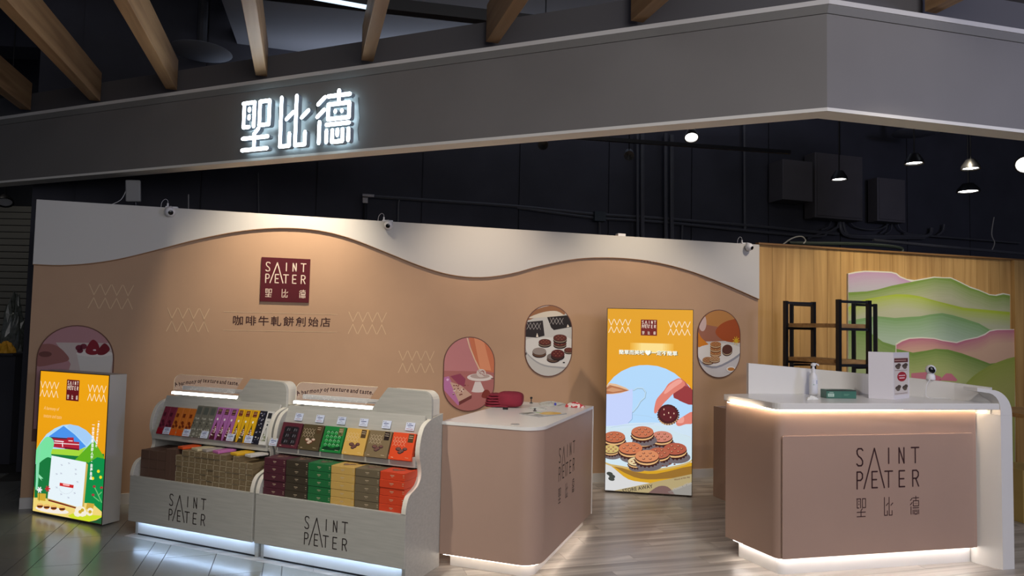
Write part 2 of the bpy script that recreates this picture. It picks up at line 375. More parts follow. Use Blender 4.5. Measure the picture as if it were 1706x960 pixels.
# local: x along wall, y away from camera (behind), z up
wb = wall_obj(MB().box(0, 7.09, .0, .07, 0, 2.57), 'wall_back', M['brown'], kind='structure')
crv = [(0,2.024),(.2,2.025),(.416,2.05),(.644,2.10),(.923,2.19),(1.21,2.29),(1.505,2.375),(1.759,2.427),(2.019,2.453),(2.287,2.447),(2.563,2.395),(2.905,2.28),(3.255,2.158),(3.554,2.085),(3.859,2.071),(4.17,2.121),(4.489,2.216),(4.883,2.305),(5.291,2.337),(5.713,2.321),(6.15,2.25),(6.601,2.123),(7.09,1.955)]
cs = smoothpts(crv, 4)
up = MB()
up.prism([(x, z) for x, z in cs]+[(7.09, 2.57), (0, 2.57)], -.022, -.0005, 'y')
wh = up.build('upper_panel', mat('wall_white', S(205,203,198), .75), wb, label='white upper panel with a wavy lower edge')
ed = MB()
for (x0, z0), (x1, z1) in zip(cs[:-1], cs[1:]): ed.add([(x0,-.023,z0-.006),(x1,-.023,z1-.006),(x1,-.001,z1-.006),(x0,-.001,z0-.006),(x0,-.023,z0),(x1,-.023,z1),(x1,-.001,z1),(x0,-.001,z0)], [(0,3,2,1),(4,5,6,7),(0,1,5,4),(1,2,6,5),(2,3,7,6),(3,0,4,7)])
ed.build('wavy_edge_trim', M['gold'], wb)
MB().box(0, 7.09, -.012, -.0005, .0, .09).build('baseboard_back', M['cream'], wb)
onw = lambda x, y, z: (x, -.0015-z, y)
GOLDINK = S(214, 186, 150)
for (x, z, wd, ht) in ((.42,1.668,.342,.205),(1.037,1.482,.342,.205),(2.594,1.488,.352,.204),(3.075,1.123,.343,.207)):
    A = Art(); lattice(A, x, z, wd, ht, GOLDINK, .006); A.build('lattice_print', PR, wb, onw)
A = Art()
A.text('咖啡牛軋餅創始店', 1.578, 1.545, .09, S(62,30,26), width=.85, bold=.012, space=1.25)
for z in (1.664, 1.499): A.line([(1.50, z), (2.49, z)], .004, GOLDINK)
A.build('slogan_print', PR, wb, onw, label='dark brown printed characters between two thin gold lines')
# emblem
e = thing('wall_emblem', 'maroon square emblem with pale lettering high on the tan wall above the display shelves', 'sign', wpt(2.015, 0, 1.767), pi/2-WA)
MB().box(-.214, .214, -.014, -.001, 0, .405).build('board', mat('maroon_board', S(88,36,44), .85, spec=.1), e)
A = Art(); lg = S(232, 214, 196); logo_art(A, -.175, .362, .35, lg, kanji=False, sw=.026)
for k, gx in (('a', -.17), ('b', -.03), ('c', .125)):
    for p in glyph(k, gx, .118, .055, .075): A.line(p, .0055, lg)
A.build('lettering', PR, e, lambda x, y, z: (x, -.0148-z, y))
# ---- oval pictures on the wall
def oval(u0, u1, z0, z1, label, draw, px, arch=False):
    """px = (x0,y0,x1,y1) crop box of the picture in whatever units draw uses"""
    cu = (u0+u1)/2; hw = (u1-u0)/2
    t = thing('oval_picture' if not arch else 'arched_picture', label, 'picture', wpt(cu, 0, z0), pi/2-WA); H = z1-z0
    if arch: out = [(hw, 0)]+arc(0, H-hw, hw, 0, 180, 22)+[(-hw, 0)]
    else: out = arc(0, H-hw, hw, 0, 180, 20)+arc(0, hw, hw, 180, 360, 20)
    def shrink(p, d):
        c = Vector((0, H/2)); r = []
        for x, y in p:
            cy = min(max(y, hw), H-hw) if not arch else min(y, H-hw); v = Vector((x, y-cy)); L = v.length
            v = v*(1-d/L) if L > d else v; r.append((v.x, cy+v.y))
        return r
    MB().prism(out, -.008, -.001, 'y').build('frame', mat('dark_oval_frame', S(104,66,52), .5), t)
    inn = shrink(out, .009)
    x0, y0, x1, y1 = px
    A = Art(cl=inn, tf=lambda x, y: (-hw+(x-x0)/(x1-x0)*2*hw, H-(y-y0)/(y1-y0)*H)); draw(A)
    A.build('print', PR, t, lambda x, y, z: (x, -.009-z, y))
    return t
def cookie(A, x, y, r, top=S(92,52,42), dark=S(44,26,24), fill=S(214,190,160), ry=.55, rot=0, dots=S(140,86,64), th=.45):
    A.ell(x, y+r*th, r*1.02, r*ry, dark, rot=rot); A.up(); A.ell(x, y+r*th*.55, r, r*ry, fill, rot=rot); A.up()
    A.ell(x, y+r*th*.22, r*1.02, r*ry, dark, rot=rot); A.up(); A.ell(x, y, r, r*ry, top, rot=rot); A.up()
    for i in range(7):
        a = i*pi/3; q = 0 if i == 6 else .55
        A.ell(x+r*q*cos(a), y+r*q*ry*sin(a), r*.11, r*.08, dots, 6)
    A.up()
def d_arch(A):   # crop px 60..780, 0..900
    A.poly([(0,0),(900,0),(900,1100),(0,1100)], S(178,132,136)); A.up()
    A.poly([(230,195),(900,195),(900,1100),(230,1100),(380,420)], S(196,182,176)); A.up()
    A.poly(smoothpts([(60,250),(150,210),(240,230),(320,300),(360,380),(240,420),(60,440)],4,True), S(150,98,92)); A.up()
    A.ell(140,320,60,30,S(110,66,60)); A.up()
    A.poly([(430,310),(780,320),(740,620),(500,620)], S(206,204,198)); A.up(); A.ell(600,310,175,34,S(220,214,208)); A.up()
    for x, y, r in ((450,250,36),(490,235,34),(460,280,30)): A.ell(x,y,r,r*.9,S(112,36,54),10)
    A.poly(smoothpts([(510,290),(540,200),(580,160),(630,210),(640,300),(570,325)],4,True), S(130,24,40)); A.up()
    A.poly(smoothpts([(630,270),(680,200),(720,220),(740,270),(690,320),(630,320)],4,True), S(116,20,34)); A.up(); A.ell(596,272,16,8,S(240,220,224),8)
oval(.06, .64, .55, 1.52, 'arched berry bowl picture on the dim left end of the wall behind the low lightbox', d_arch, (60,8,785,1230), True)
def d_o1(A):   # zoom4 crop, x 80..445, y 355..895
    A.poly([(0,300),(600,300),(600,950),(0,950)], S(196,130,132)); A.up()
    A.poly([(0,600),(600,610),(600,950),(0,950)], S(176,110,106)); A.up()
    A.poly([(240,300),(480,300),(480,620),(330,600),(280,470)], S(206,120,84)); A.up()
    A.poly([(290,360),(360,380),(420,600),(340,590)], S(226,150,110)); A.up()
    A.line([(238,350),(262,430),(300,520),(335,590)], .012, S(232,200,168)); A.up()
    A.poly([(80,650),(120,640),(210,830),(190,850),(80,730)], S(190,120,170)); A.up()
    A.poly([(130,640),(200,622),(238,660),(230,715),(190,700)], S(150,66,92)); A.up(); A.ell(112,665,9,9,S(230,190,230),8)
    A.poly([(128,680),(205,705),(285,775),(195,825)], S(206,170,150)); A.up()
    A.poly([(195,822),(285,775),(283,800),(196,848)], S(112,52,50)); A.up()
    for i in range(26): A.ell(150+random.random()*110, 700+random.random()*80, 6, 5, random.choice([S(232,214,200),S(120,60,56),S(160,100,90)]), 6)
    A.up()
    A.poly([(305,680),(345,680),(375,745),(285,745)], S(226,216,212)); A.up(); A.ell(328,748,47,10,S(226,216,212)); A.ell(340,648,92,28,S(230,222,216)); A.up(); A.ell(340,640,70,18,S(186,166,158)); A.up()
    A.ell(348,618,34,30,S(216,204,196)); A.up()
    for i in range(14): A.ell(325+random.random()*46, 600+random.random()*40, 6, 4, S(170,120,116), 6)
    A.poly(smoothpts([(355,790),(370,745),(400,740),(418,770),(400,800)],4,True), S(130,50,40)); A.up(); A.line([(420,655),(460,662)], .006, S(60,40,36))
oval(3.509, 4.031, .742, 1.478, 'rounded picture of a pink cake box beside a white cake stand, over the middle counter', d_o1, (80,355,446,895))
def d_o2(A):   # x 680..1015, y 125..645
    A.poly([(600,100),(1100,100),(1100,700),(600,700)], S(196,196,192)); A.up()
    A.poly(smoothpts([(680,215),(780,150),(900,130),(960,190),(880,190),(780,205),(700,240)],4,True), S(150,104,70)); A.up()
    A.poly(smoothpts([(700,225),(800,180),(900,170),(950,210),(820,215)],4,True), S(214,206,190)); A.up()
    A.poly([(600,265),(800,240),(815,350),(760,365),(600,355)], S(40,34,38)); A.poly([(830,215),(970,198),(1010,210),(1015,280),(880,308),(860,290)], S(34,28,30)); A.up()
    for x, y in ((690,262),(850,222)): 
        for i in range(4): A.line([(x+i*24,y-4),(x+12+i*24,y+22),(x+24+i*24,y-4)], .0022, S(220,214,210)); A.line([(x+i*24,y+44),(x+12+i*24,y+20),(x+24+i*24,y+44)], .0022, S(220,214,210))
    A.poly([(755,360),(762,330),(772,360)], S(235,225,210)); A.poly([(972,285),(978,262),(990,282)], S(235,225,210)); A.up()
    A.poly(smoothpts([(700,380),(850,372),(1015,385),(1020,570),(900,582),(790,560),(700,490),(680,420)],4,True), S(162,164,166)); A.up()
    A.poly(smoothpts([(700,375),(850,362),(1015,375),(1020,555),(900,570),(790,548),(700,480),(684,420)],4,True), S(216,216,212)); A.up()
    for x, y, r in ((818,395,44),(925,400,46),(925,362,48),(990,450,34)): cookie(A, x, y, r, S(96,44,36), S(30,18,18), S(150,130,110), .5)
    cookie(A, 780, 462, 48, S(150,140,134), S(60,34,28), S(110,80,60), .55, dots=S(150,140,134)); cookie(A, 880, 500, 46, S(120,110,106), S(54,34,30), S(110,84,70), .55, dots=S(120,110,106))
    cookie(A, 910, 478, 48, S(92,30,28), S(30,16,16), S(70,40,34), .62); A.ell(682,482,10,12,S(30,24,22),8); A.ell(955,542,9,5,S(30,24,22),6)
oval(4.338, 4.852, 1.083, 1.817, 'rounded picture of dark sandwich biscuits on a white platter, left of the tall lightbox', d_o2, (678,125,1014,646))
def d_o3(A):   # zoom6: x 513..713, y 47..368
    A.poly([(400,0),(800,0),(800,400),(400,400)], S(186,130,72)); A.up()
    A.poly([(500,110),(800,160),(800,260),(500,260)], S(160,104,84)); A.up()
    A.poly([(500,200),(720,190),(720,400),(500,400)], S(206,204,208)); A.up()
    A.poly(smoothpts([(595,150),(620,115),(670,92),(730,92),(730,190),(660,198),(615,180)],4,True), S(166,76,30)); A.up()
    A.poly(smoothpts([(515,155),(530,180),(565,215),(530,225),(512,215)],4,True), S(214,130,30)); A.ell(535,110,18,40,S(206,180,176)); A.up()
    for i in range(9): a = i*40; A.line([(692,192),(692+16*cos(R_(a)),192+20*sin(R_(a)))], .008, S(232,196,40))
    A.up(); A.poly(smoothpts([(515,235),(620,210),(712,232),(700,270),(600,322),(530,300)],4,True), S(150,152,166)); A.up()
    A.poly(smoothpts([(515,228),(620,205),(712,222),(700,258),(600,312),(530,288)],4,True), S(226,224,224)); A.up()
    for y in (248, 228, 208): cookie(A, 596, y, 25, S(190,130,80), S(120,70,40), S(226,200,160), .45, dots=S(120,74,50))
    cookie(A, 650, 232, 24, S(92,52,44), S(60,34,28), S(214,190,160), .9, rot=-20, dots=S(92,52,44)); cookie(A, 562, 282, 26, S(176,128,88), S(110,70,44), S(222,200,164), .5); cookie(A, 592, 276, 24, S(190,150,112), S(110,70,44), S(222,200,164), .5, dots=S(150,100,64))
    A.ell(668,326,22,13,S(236,234,232)); A.up(); A.ell(668,326,16,8,S(196,130,60))
oval(6.313, 6.858, 1.069, 1.822, 'rounded picture of nut biscuits on a tray with orange fruit, right of the tall lightbox', d_o3, (512,46,713,368))

# ---- wood wall with vertical planks (right of the printed wall)
ww = wall_obj(MB().box(7.09, 12.4, .05, .10, 0, 2.6), 'wall_right', M['dark'], kind='structure')
x = 7.10; i = 0
while x < 12.2:
    wd = .19; f = 0 if x < 10.86 else -.05
    MB().box(-wd/2+.0015, wd/2-.0015, 0+f, .028, 0, 2.575).build('plank', M['oak'], ww, loc=(x+wd/2, .02, 0)); x += wd; i += 1
MB().box(7.09, 12.3, -.01, .05, 2.576, 2.597).build('top_rail', woodmat('rail_wood', S(120,86,50), S(150,110,66), .8, 'X'), ww)
# mural: two torn-edge landscape prints pasted on the planks
def mute(A):
    g = S(160,158,138); A.c = [tuple(c[i]*.9+g[i]*.1 for i in range(3))+(1,) for c in A.c]
def mural():
    t = thing('landscape_mural', 'green and pink watercolour hill mural pasted on the wood planking', 'mural', wpt(8.33, .0, .3), pi/2-WA)
    # pixel coordinates of the crop [1240,380,1706,660] at 3.43x
    def tf(x, y): u, z = wall_uz(1240+x/3.429, 380+y/3.429, .005); return (u-8.33, z-.3)
    out1 = [(593,260),(640,250),(690,244),(760,246),(840,250),(870,258),(890,275),(930,292),(975,298),(1030,288),(1085,278),(1140,282),(1180,282),(1230,305),(1290,335),(1340,352),(1400,378),(1440,382),(1480,372),(1518,380),(1518,1600),(593,1600)]
    b = [tf(*p) for p in out1]
    bd = MB(); bd.prism(b, -.004, .018, 'y'); bd.build('backing', mat('paper', S(206,200,186), .6), t)
    A = Art(tf=tf)
    W = S(196,196,184); 
    def hill(top, c1, c2, depth, n=9):
        for k in range(n):
            t = k/(n-1); w_ = 5*sin(k*1.3)
            A.poly([(x, y+depth*t+(w_*sin(x*.021+k) if k else 0)) for x, y in top]+[(top[-1][0], 1600), (top[0][0], 1600)], tuple(c1[i]+(c2[i]-c1[i])*t**.8 for i in range(3))+(1,)); A.up(.5)
    A.poly(out1, S(216,214,196)); A.up()
    hill([(594,266),(640,257),(690,251),(760,253),(840,257),(868,265),(888,282),(930,298),(990,320)], S(186,146,178), S(184,178,186), 90)
    hill([(594,368),(700,362),(760,352),(840,330),(900,318),(975,304),(1030,294),(1085,284),(1140,287),(1180,288),(1230,311),(1290,342),(1340,358),(1400,384),(1440,388),(1480,379),(1517,386)], S(112,144,48), S(178,178,142), 110)
    hill([(594,452),(640,425),(700,405),(800,388),(870,378),(940,380),(1000,390),(1100,418),(1250,455),(1517,480)], S(158,178,30), S(176,178,146), 85)
    hill([(594,530),(700,512),(760,504),(860,514),(940,508),(1000,505),(1060,494),(1130,486),(1190,498),(1250,515),(1340,545),(1400,580),(1517,590)], S(112,154,92), S(168,190,166), 130)
    hill([(594,560),(650,582),(700,592),(740,612),(790,650),(860,672),(1000,700),(1517,760)], S(104,140,56), S(150,166,110), 160)
    A.poly([(940,850),(960,830),(1030,822),(1120,842),(1180,832),(1215,870),(1200,880),(940,868)], S(196,110,128)); A.up()
    mute(A); A.build('print', PR, t, lambda x, y, z: (x, -.006-z, y))
    # nearer pink and green sheet
    out2 = [(862,664),(900,640),(940,628),(1010,624),(1080,628),(1130,640),(1210,652),(1260,636),(1330,622),(1372,604),(1400,585),(1440,578),(1545,578),(1545,1600),(862,1600)]
    b2 = [tf(*p) for p in out2]; MB().prism(b2, -.012, -.0075, 'y').build('front_backing', MATS['paper'], t)
    A = Art(tf=tf); A.poly(out2, S(222,214,200)); A.up()
    hill([(866,668),(900,648),(940,634),(1010,630),(1080,634),(1130,646),(1210,658),(1260,642),(1330,628),(1372,612),(1400,592),(1440,584),(1543,582)], S(184,104,128), S(206,166,140), 75)
    hill([(866,690),(960,712),(1040,700),(1090,690),(1160,694),(1240,716),(1320,745),(1400,775),(1460,768),(1543,770)], S(102,136,44), S(166,176,108), 120)
    hill([(1265,885),(1300,850),(1340,820),(1390,790),(1440,768),(1500,746),(1543,736)], S(140,154,52), S(166,168,84), 150)
    A.poly([(950,830),(1040,822),(1120,850),(1120,874),(950,868)], S(190,104,124)); A.poly([(1110,870),(1150,830),(1180,832),(1215,868),(1205,876)], S(196,104,128)); A.up()
    mute(A); A.build('front_print', PR, t, lambda x, y, z: (x, -.0125-z, y))
mural()

# ---- dark back of the mall: rear wall, ceiling, side walls
U0_ = -.56
def uwall(mb, name, mt, **k): return wall_obj(mb, name, mt, **k)
rear = uwall(MB().box(U0_, 18, 1.56, 1.7, 0, 5.6), 'wall_rear', M['darkb'], kind='structure')
x = U0_+.39
while x < 16: MB().box(x+.008, x+1.212, 1.535, 1.559, 0, 5.6).build('wall_panel', M['darkb'], rear); x += 1.22
ceil = MB().box(-12, 14, -4, 18, 5.6, 5.8).build('ceiling', mat('ceiling_slab', S(84,88,104), .8, var=.15, scale=.8), kind='structure')
for k, y in enumerate((3.4, 6.2, 9.0)):
    MB().box(-12, 12, y, y+.45, 5.0, 5.599).build('ceiling_joist', mat('slab_beam', S(64,64,74), .8, var=.1, scale=1), ceil).rotation_euler = (0, 0, R_(3))
MB().box(-12, 0, 10.2, 10.4, 0, 5.6).build('wall_far_left', M['dark'], kind='structure')
MB().box(-12.2, -12, -4, 18, 0, 5.8).build('wall_left', M['dark'], kind='structure')
MB().box(14, 14.2, -4, 18, 0, 5.8).build('wall_far_right', M['dark'], kind='structure')

# ================================================================== FASCIA
fb = Vector((1.832, 4.036, 0)); fuL = Vector((-.926, .377, 0)); fuR = Vector((.9695, .245, 0)); Z0 = 2.9
fa_ = thing('fascia_beam', 'long grey bulkhead with pale lower lip spanning over the shop front, bent near the right', 'bulkhead', fb)
LL, LR = 8.8, 4.2
def fascia(profile, name, mt, label=None):
    """profile in (outward distance, z); swept along both arms with a mitre"""
    nL = Vector((-.377, -.926, 0)); nR = Vector((.245, -.9695, 0))
    mit = (nL+nR); mit = mit/(mit.dot(nL))
    n = len(profile); vs = []
    for base, nn in ((fuL*LL, nL), (Vector(), mit), (fuR*LR, nR)):
        for d, z in profile: q = base+nn*d; vs.append((q.x, q.y, z))
    fs = [tuple(range(n)), tuple(range(2*n, 3*n))[::-1]]
    for s_ in (0, 1):
        for i in range(n): fs.append((s_*n+i, s_*n+(i+1) % n, (s_+1)*n+(i+1) % n, (s_+1)*n+i))
    mb = MB(); mb.add(vs, fs); return mb.build(name, mt, fa_, label=label)
fascia([(0, 2.9+.02), (0, 3.487), (-.12, 3.487), (-.12, 2.92)], 'face_board', M['grey'])
fascia([(.004, 2.90), (.004, 2.921), (-.14, 2.921), (-.14, 2.90)], 'lower_lip', mat('lip_paint', S(246,242,232), .5), 'pale lower edge strip')
fascia([(.006, 3.489), (.03, 3.53), (.03, 3.531), (-.12, 3.531), (-.12, 3.489)], 'cove', mat('cove_paint', S(136,133,128), .5))
fascia([(.034, 3.532), (.034, 3.562), (-.16, 3.562), (-.16, 3.532)], 'upper_lip', mat('lip_paint2', S(226,222,216), .5))
fascia([(-.075, 3.563), (-.075, 3.80), (-.14, 3.80), (-.14, 3.563)], 'upper_band', mat('band_paint', S(96,94,96), .6))
# illuminated characters
sg = thing('illuminated_sign', 'three glowing white character letters standing off the grey fascia', 'sign', fb+Vector((0, 0, 2.965)), math.atan2(-fuL.y, -fuL.x))
ltr = mat('glowing_letter_face', (1, 1, 1, 1), .4, emit=9.0, ecol=(.80, .92, 1, 1)); lts = mat('letter_return', S(150,160,172), .4, emit=.0)
for k, x0, wd in (('a', -4.352, .285), ('b', -3.982, .29), ('c', -3.612, .315)):
    mb = MB(); sb = MB(); bb = MB()
    for p in glyph(k, x0, .41, wd, .41):
        for a, b in zip(p[:-1], p[1:]):
            mb.prism(capsule(a, b, .031, 3), -.082, -.08, 'y'); sb.prism(capsule(a, b, .033, 3), -.0795, -.035, 'y')
    for (a, b) in ((x0+.03, .03), (x0+wd-.04, .03), (x0+.03, .36), (x0+wd-.04, .36)): sb.tube([(a, -.036, b), (a, -.001, b)], .004, 6)
    for p in glyph(k, x0, .41, wd, .41):
        for a, b in zip(p[:-1], p[1:]): bb.prism(capsule(a, b, .02, 2), -.0345, -.033, 'y')
    c = sb.build('character', lts, sg); bb.build('rear_glow_strip', mat('rear_glow', (1, 1, 1, 1), .5, emit=7.0, ecol=(.55, .82, 1.0, 1)), c); mb.build('lit_face', ltr, c)
    wr = MB(); wr.tube([(x0+wd+.01, -.004, .36), (x0+wd+.03, -.006, .2), (x0+wd+.015, -.004, .1), (x0+wd+.03, -.006, .02)], .0022, 5); wr.build('wiring', M['black'], c)
_mid = fb+fuL*3.83
# ---- timber beams over the walkway
bd = Vector((.286, -.958, 0)).normalized(); ends = [(-4.80,6.72),(-3.92,6.385),(-3.03,6.02),(-2.10,5.63),(-1.15,5.25),(-.18,4.85),(.78,4.46),(2.57,4.24)]
names = ['first wooden ceiling beam from the left end of the fascia', 'second wooden ceiling beam from the left, wide warm side visible', 'third wooden ceiling beam from the left, grey-lit side', 'pale bluish-lit ceiling beam just left of the glowing sign', 'narrow pale wooden beam ending above the right edge of the glowing sign', 'wooden beam with dark left side near the hanging dark tray', 'short bit of wooden beam seen left of the fascia bend', 'wooden beam corner seen right of the fascia bend']
b0 = None
for (x, y), nm in zip(ends, names):
    if b0 is None:
        b0 = MB().box(-.045, .045, 0, 5.2, 0, .27).build('ceiling_beam', M['beam'], bevel=.003); o = b0
    else: o = dup(b0)
    o.location = (x, y, 3.602); o.rotation_euler = (0, 0, math.atan2(bd.y, bd.x)-pi/2); tag(o, nm, 'beam', 'timber ceiling beams')

# ================================================================== DISPLAY SHELVES (two units)
DISP = -R_(22.5); SL = R_(69); cS, sS = cos(SL), sin(SL)
def dloc(x, y, z=0.): return Vector((D0.x+DU.x*x+DV.x*y, D0.y+DU.y*x+DV.y*y, z))
UW = 1.155
prof0 = [(.0,.441),(.004,.475),(.022,.52),(.05,.548),(.095,.565),(.14,.585),(.170,.62),(.178,.66),(.168,.71),(.152,.75),(.147,.79),(.155,.845),(.172,.895),(.20,.937),(.24,.962),(.30,.980),(.364,.991),(.45,1.0)]
prof = smoothpts(prof0, 3)
def display_unit(x0, label, foot):
    t = thing('display_shelf', label, 'display shelf', dloc(x0, 0), DISP)
    W = UW; P = M['ash']
    for i, xa in enumerate((0, W-.028)):
        full = foot and i == 1
        low = [(.45, 0), (.0205 if full else .065, 0)]+([] if full else [(.065, .115), (.0205, .115)])+[(.0205, .441)]
        MB().prism(prof+low, xa, xa+.028, 'x').build('side_panel', P, t, bevel=.003)
        # white edge band that follows the curved front
        eb = MB(); ep = prof
        for (a, b), (c, d) in zip(ep[:-1], ep[1:]):
            n = Vector((-(d-b), c-a)).normalized()*.002
            if n.x > 0: n = n
            eb.add([(xa-.001,a+n.x,b+n.y),(xa+.029,a+n.x,b+n.y),(xa+.029,c+n.x,d+n.y),(xa-.001,c+n.x,d+n.y),(xa-.001,a,b),(xa+.029,a,b),(xa+.029,c,d),(xa-.001,c,d)], [(0,1,2,3),(4,7,6,5),(0,4,5,1),(3,2,6,7),(0,3,7,4),(1,5,6,2)])
        eb.build('edge_band', mat('edge_band_white', S(222,216,202), .4), t, label='cream curved edge band')
    MB().box(0, W, 0, .02, .115, .44).build('front_panel', P, t, bevel=.002)
    MB().box(.0285, W-.0285, .065, .08, .012, .115).build('kick_panel', M['white'], t)
    MB().box(.0285, W-.0285, .0655, .085, 0, .0118).build('shadow_gap_strip', M['black'], t)  # black strip painted in as the shadow gap beneath the kick
    MB().box(.04, W-.04, .03, .04, .106, .1125).build('led_strip', M['ledc'], t, label='cool white light strip under the front panel')
    MB().box(.0285, W-.0285, .021, .43, .410, .4315).build('bin_shelf', P, t)
    MB().box(.0285, W-.0285, .43, .448, .05, 1.0).build('back_panel', P, t)
    # upper tray: lip, sloped board, underside
    MB().box(.0285, W-.0285, .146, .158, .69, .757).build('tray_lip', P, t, bevel=.002)
    q = [(.159, .705), (.159+cS*.33, .705+sS*.33), (.159+cS*.33-.012, .705+sS*.33+.009-.001), (.159, .722)]
    MB().prism([(.159,.700),(.17,.700),(.159+cS*.325,.690+sS*.325),(.159+cS*.325-.012,.700+sS*.325)], .0285, W-.0285, 'x').build('sloped_tray', P, t)
    MB().prism([(.159,.690),(.429,.645),(.429,.657),(.171,.699)], .0285, W-.0285, 'x').build('tray_underside', P, t)
    # light bar and header
    bar = MB().box(.03, .70, .305, .335, 1.012, 1.034).build('light_bar', M['cream'], t)
    MB().box(.035, .70, .299, .3045, 1.012, 1.026).build('led_strip', M['ledn'], bar, label='bright white light strip')
    hd = [(.688, .978), (W-.0, .978)]+[(W, .99)]+[(W-.065+.065*cos(R_(a)), 1.09+.068*sin(R_(a))) for a in (0, 15, 30, 45, 60, 75, 90)]+[(.818, 1.166), (.700, 1.022)]
    MB().prism(hd, .29, .312, 'y').build('header_board', P, t, bevel=.002)
    rim = MB(); rp = [(W-.002, 1.0)]+[(W-.067+.065*cos(R_(a)), 1.088+.068*sin(R_(a))) for a in (0, 15, 30, 45, 60, 75, 90)]+[(.83, 1.158)]
    rim.prism(rp+[(x-.014*(1 if i < 6 else 0)-.0, z-.014) for i, (x, z) in list(enumerate(rp))[::-1]], .3125, .40, 'y'); rim.build('header_rim', MATS['edge_band_white'], t)
    MB().box(.0285, W-.03, .405, .428, 1.035, 1.066).build('rear_rail', M['cream'], t)
    ac = rrect(0, 0, .60, .128, .05, 5); ac = [(x, z) for x, z in ac if not (z < .05 and x < .05)]
    ac = [(.04+x, 1.035+z) for x, z in ([(0, 0), (.59, 0), (.685, .128)]+arc(.06, .068, .06, 90, 180, 6))]
    a_ = MB().prism(ac, .3135, .3165, 'y').build('acrylic_sign', M['acr'], t)
    eb = MB(); pts = [(.04, .315, 1.035)]+[(x, .315, z) for x, z in ac[3:][::-1]]+[(.725, .315, 1.163)]
    eb.tube(pts, .0016, 5); eb.build('pale_glow_edge', mat('acrylic_edge', S(255,240,205), .3), a_)  # edge glow is put into the pale colour, nothing emits
    A = Art(); txt = 'A harmony of texture and taste.'
    x = .055
    for i, ch in enumerate(txt):
        if ch == ' ': x += .008; continue
        vs, fs, tw, th = textmesh(ch, .03, .2); f = i/len(txt)
        z = 1.062+.054*math.sin(min(1, f*2.0)*pi/2)-.012*max(0, f-.4); rot = max(0, 38-f*150)
        hh = .031; A.text(ch, x, z-(.006 if ch in 'yf' else 0), hh, S(50, 22, 30), bold=.02, shear=.2, rot=rot, ) if th > .6 else A.text(ch, x, z-(.008 if ch in 'y' else 0), hh, S(50, 22, 30), bold=.02, shear=.2, rot=rot)
        x += tw*hh/.72+.0014
    A.build('lettering', PR, a_, lambda a, b, z: (a, .3128-z, b))
    L = Art(); logo_art(L, 0, .148, .33 if foot else .34, INK, kanji=False, sw=.022)
    L.build('logo', PR, t, lambda a, b, z: (a+(.41 if foot else .40), -.0006-z, b+.195 if foot else b+.205), label='black printed lettering')
    return t
du_l = display_unit(-2.33, 'left pale display shelf with narrow snack packs on its tray, small brown boxes below', False)
du_r = display_unit(-1.155, 'right pale display shelf holding square gift boxes in six colours', True)

# ---- gift boxes on the right unit
RU = -1.155
def tilt(o, x, d, off=0.):     # x along row (row coordinates), d distance up the slope, off proud of it
    y = .159+cS*d-sS*off; z = .722+sS*d+cS*off
    o.location = dloc(x, y, z); o.rotation_euler = (SL, 0, DISP)
cols6 = [('maroon', S(92,40,50)), ('olive', S(84,72,48)), ('green', S(34,128,60)), ('yellow', S(214,172,88)), ('brown', S(128,110,80)), ('orange', S(222,76,34))]
stackc = [S(84,42,52), S(66,58,46), S(38,112,62), S(206,168,92), S(112,100,78), S(214,72,40)]
BW, BH = .166, .192
for i, ((cn, c), x) in enumerate(zip(cols6, [-1.105+.178*k for k in range(6)])):
    o = MB().box(0, BW, 0, BH*.9, 0, .036).build('gift_box', mat('card_'+cn.replace(' ', '_'), c, .4), bevel=.0015)
    tag(o, cn+' square gift box leaning face-out on the upper tray of the right shelf', 'box', 'gift boxes leaning on the upper tray')
    A = Art(cl=[(.002, .002), (BW-.002, .002), (BW-.002, BH-.002), (.002, BH-.002)])
    lt = S(226, 206, 176)
    if i == 0:
        A.poly(rrect(.025, .02, .15, .165, .02), S(60,40,46)); A.up()
        for r in range(3):
            for q in range(2):
                A.poly(rrect(.03+.058*q, .028+.045*r, .084+.058*q, .068+.045*r, .008), S(34,32,34)); A.up(); A.line([(.052+.058*q, .038+.045*r), (.056+.058*q, .058+.045*r)], .003, S(150,150,158)); A.ell(.07+.058*q, .048+.045*r, .008, .012, S(84,80,84), 8); A.up()  # pale strokes are painted glints on the wrapped pieces
    elif i == 2:
        A.poly(rrect(.018, .02, .15, .16, .01), S(26,110,48)); A.up()
        for r in range(4):
            for q in range(4): A.ell(.035+.032*q, .05+.03*r, .013, .009, S(60,160,84), 8); A.line([(.024+.032*q, .055+.03*r), (.035+.032*q, .066+.03*r), (.046+.032*q, .055+.03*r)], .002, S(200,236,200))
        A.poly(smoothpts([(.02, .02), (.05, .045), (.09, .03), (.15, .05), (.15, .02)], 4, True), S(22,60,36))
    else:
        for r in range(2): lattice(A, .012, .108+.03*r-.012, .092, .034, lt, .0016)
        A.up()
        for (a, b, r) in ((.06, .075, .02), (.085, .062, .019), (.108, .078, .017), (.075, .052, .016)): A.ell(a, b, r, r*.7, S(60,40,44) if i != 1 else S(120,60,40), 12); A.up(); A.ell(a, b+.003, r*.8, r*.5, S(120,84,76) if i != 1 else S(210,190,170), 12); A.up()
    if i not in (0,): A.poly([(BW-.05, BH-.065), (BW-.012, BH-.065), (BW-.012, BH-.006), (BW-.05, BH-.006)], S(86,66,44) if i not in (4, 2) else (S(44,34,32) if i == 4 else S(120,110,70))); A.up(); A.line([(BW-.045, BH-.02), (BW-.018, BH-.02)], .003, lt); A.line([(BW-.045, BH-.034), (BW-.018, BH-.034)], .003, lt)
    A.line([(.02, .014), (.035, .014)], .003, lt); A.line([(BW-.045, .02), (BW-.02, .018)], .002, lt)
    A.build('cover_print', PRG, o, lambda a, b, z: (a, b*.9, .0362+z))
    tilt(o, x, .0, .0012)
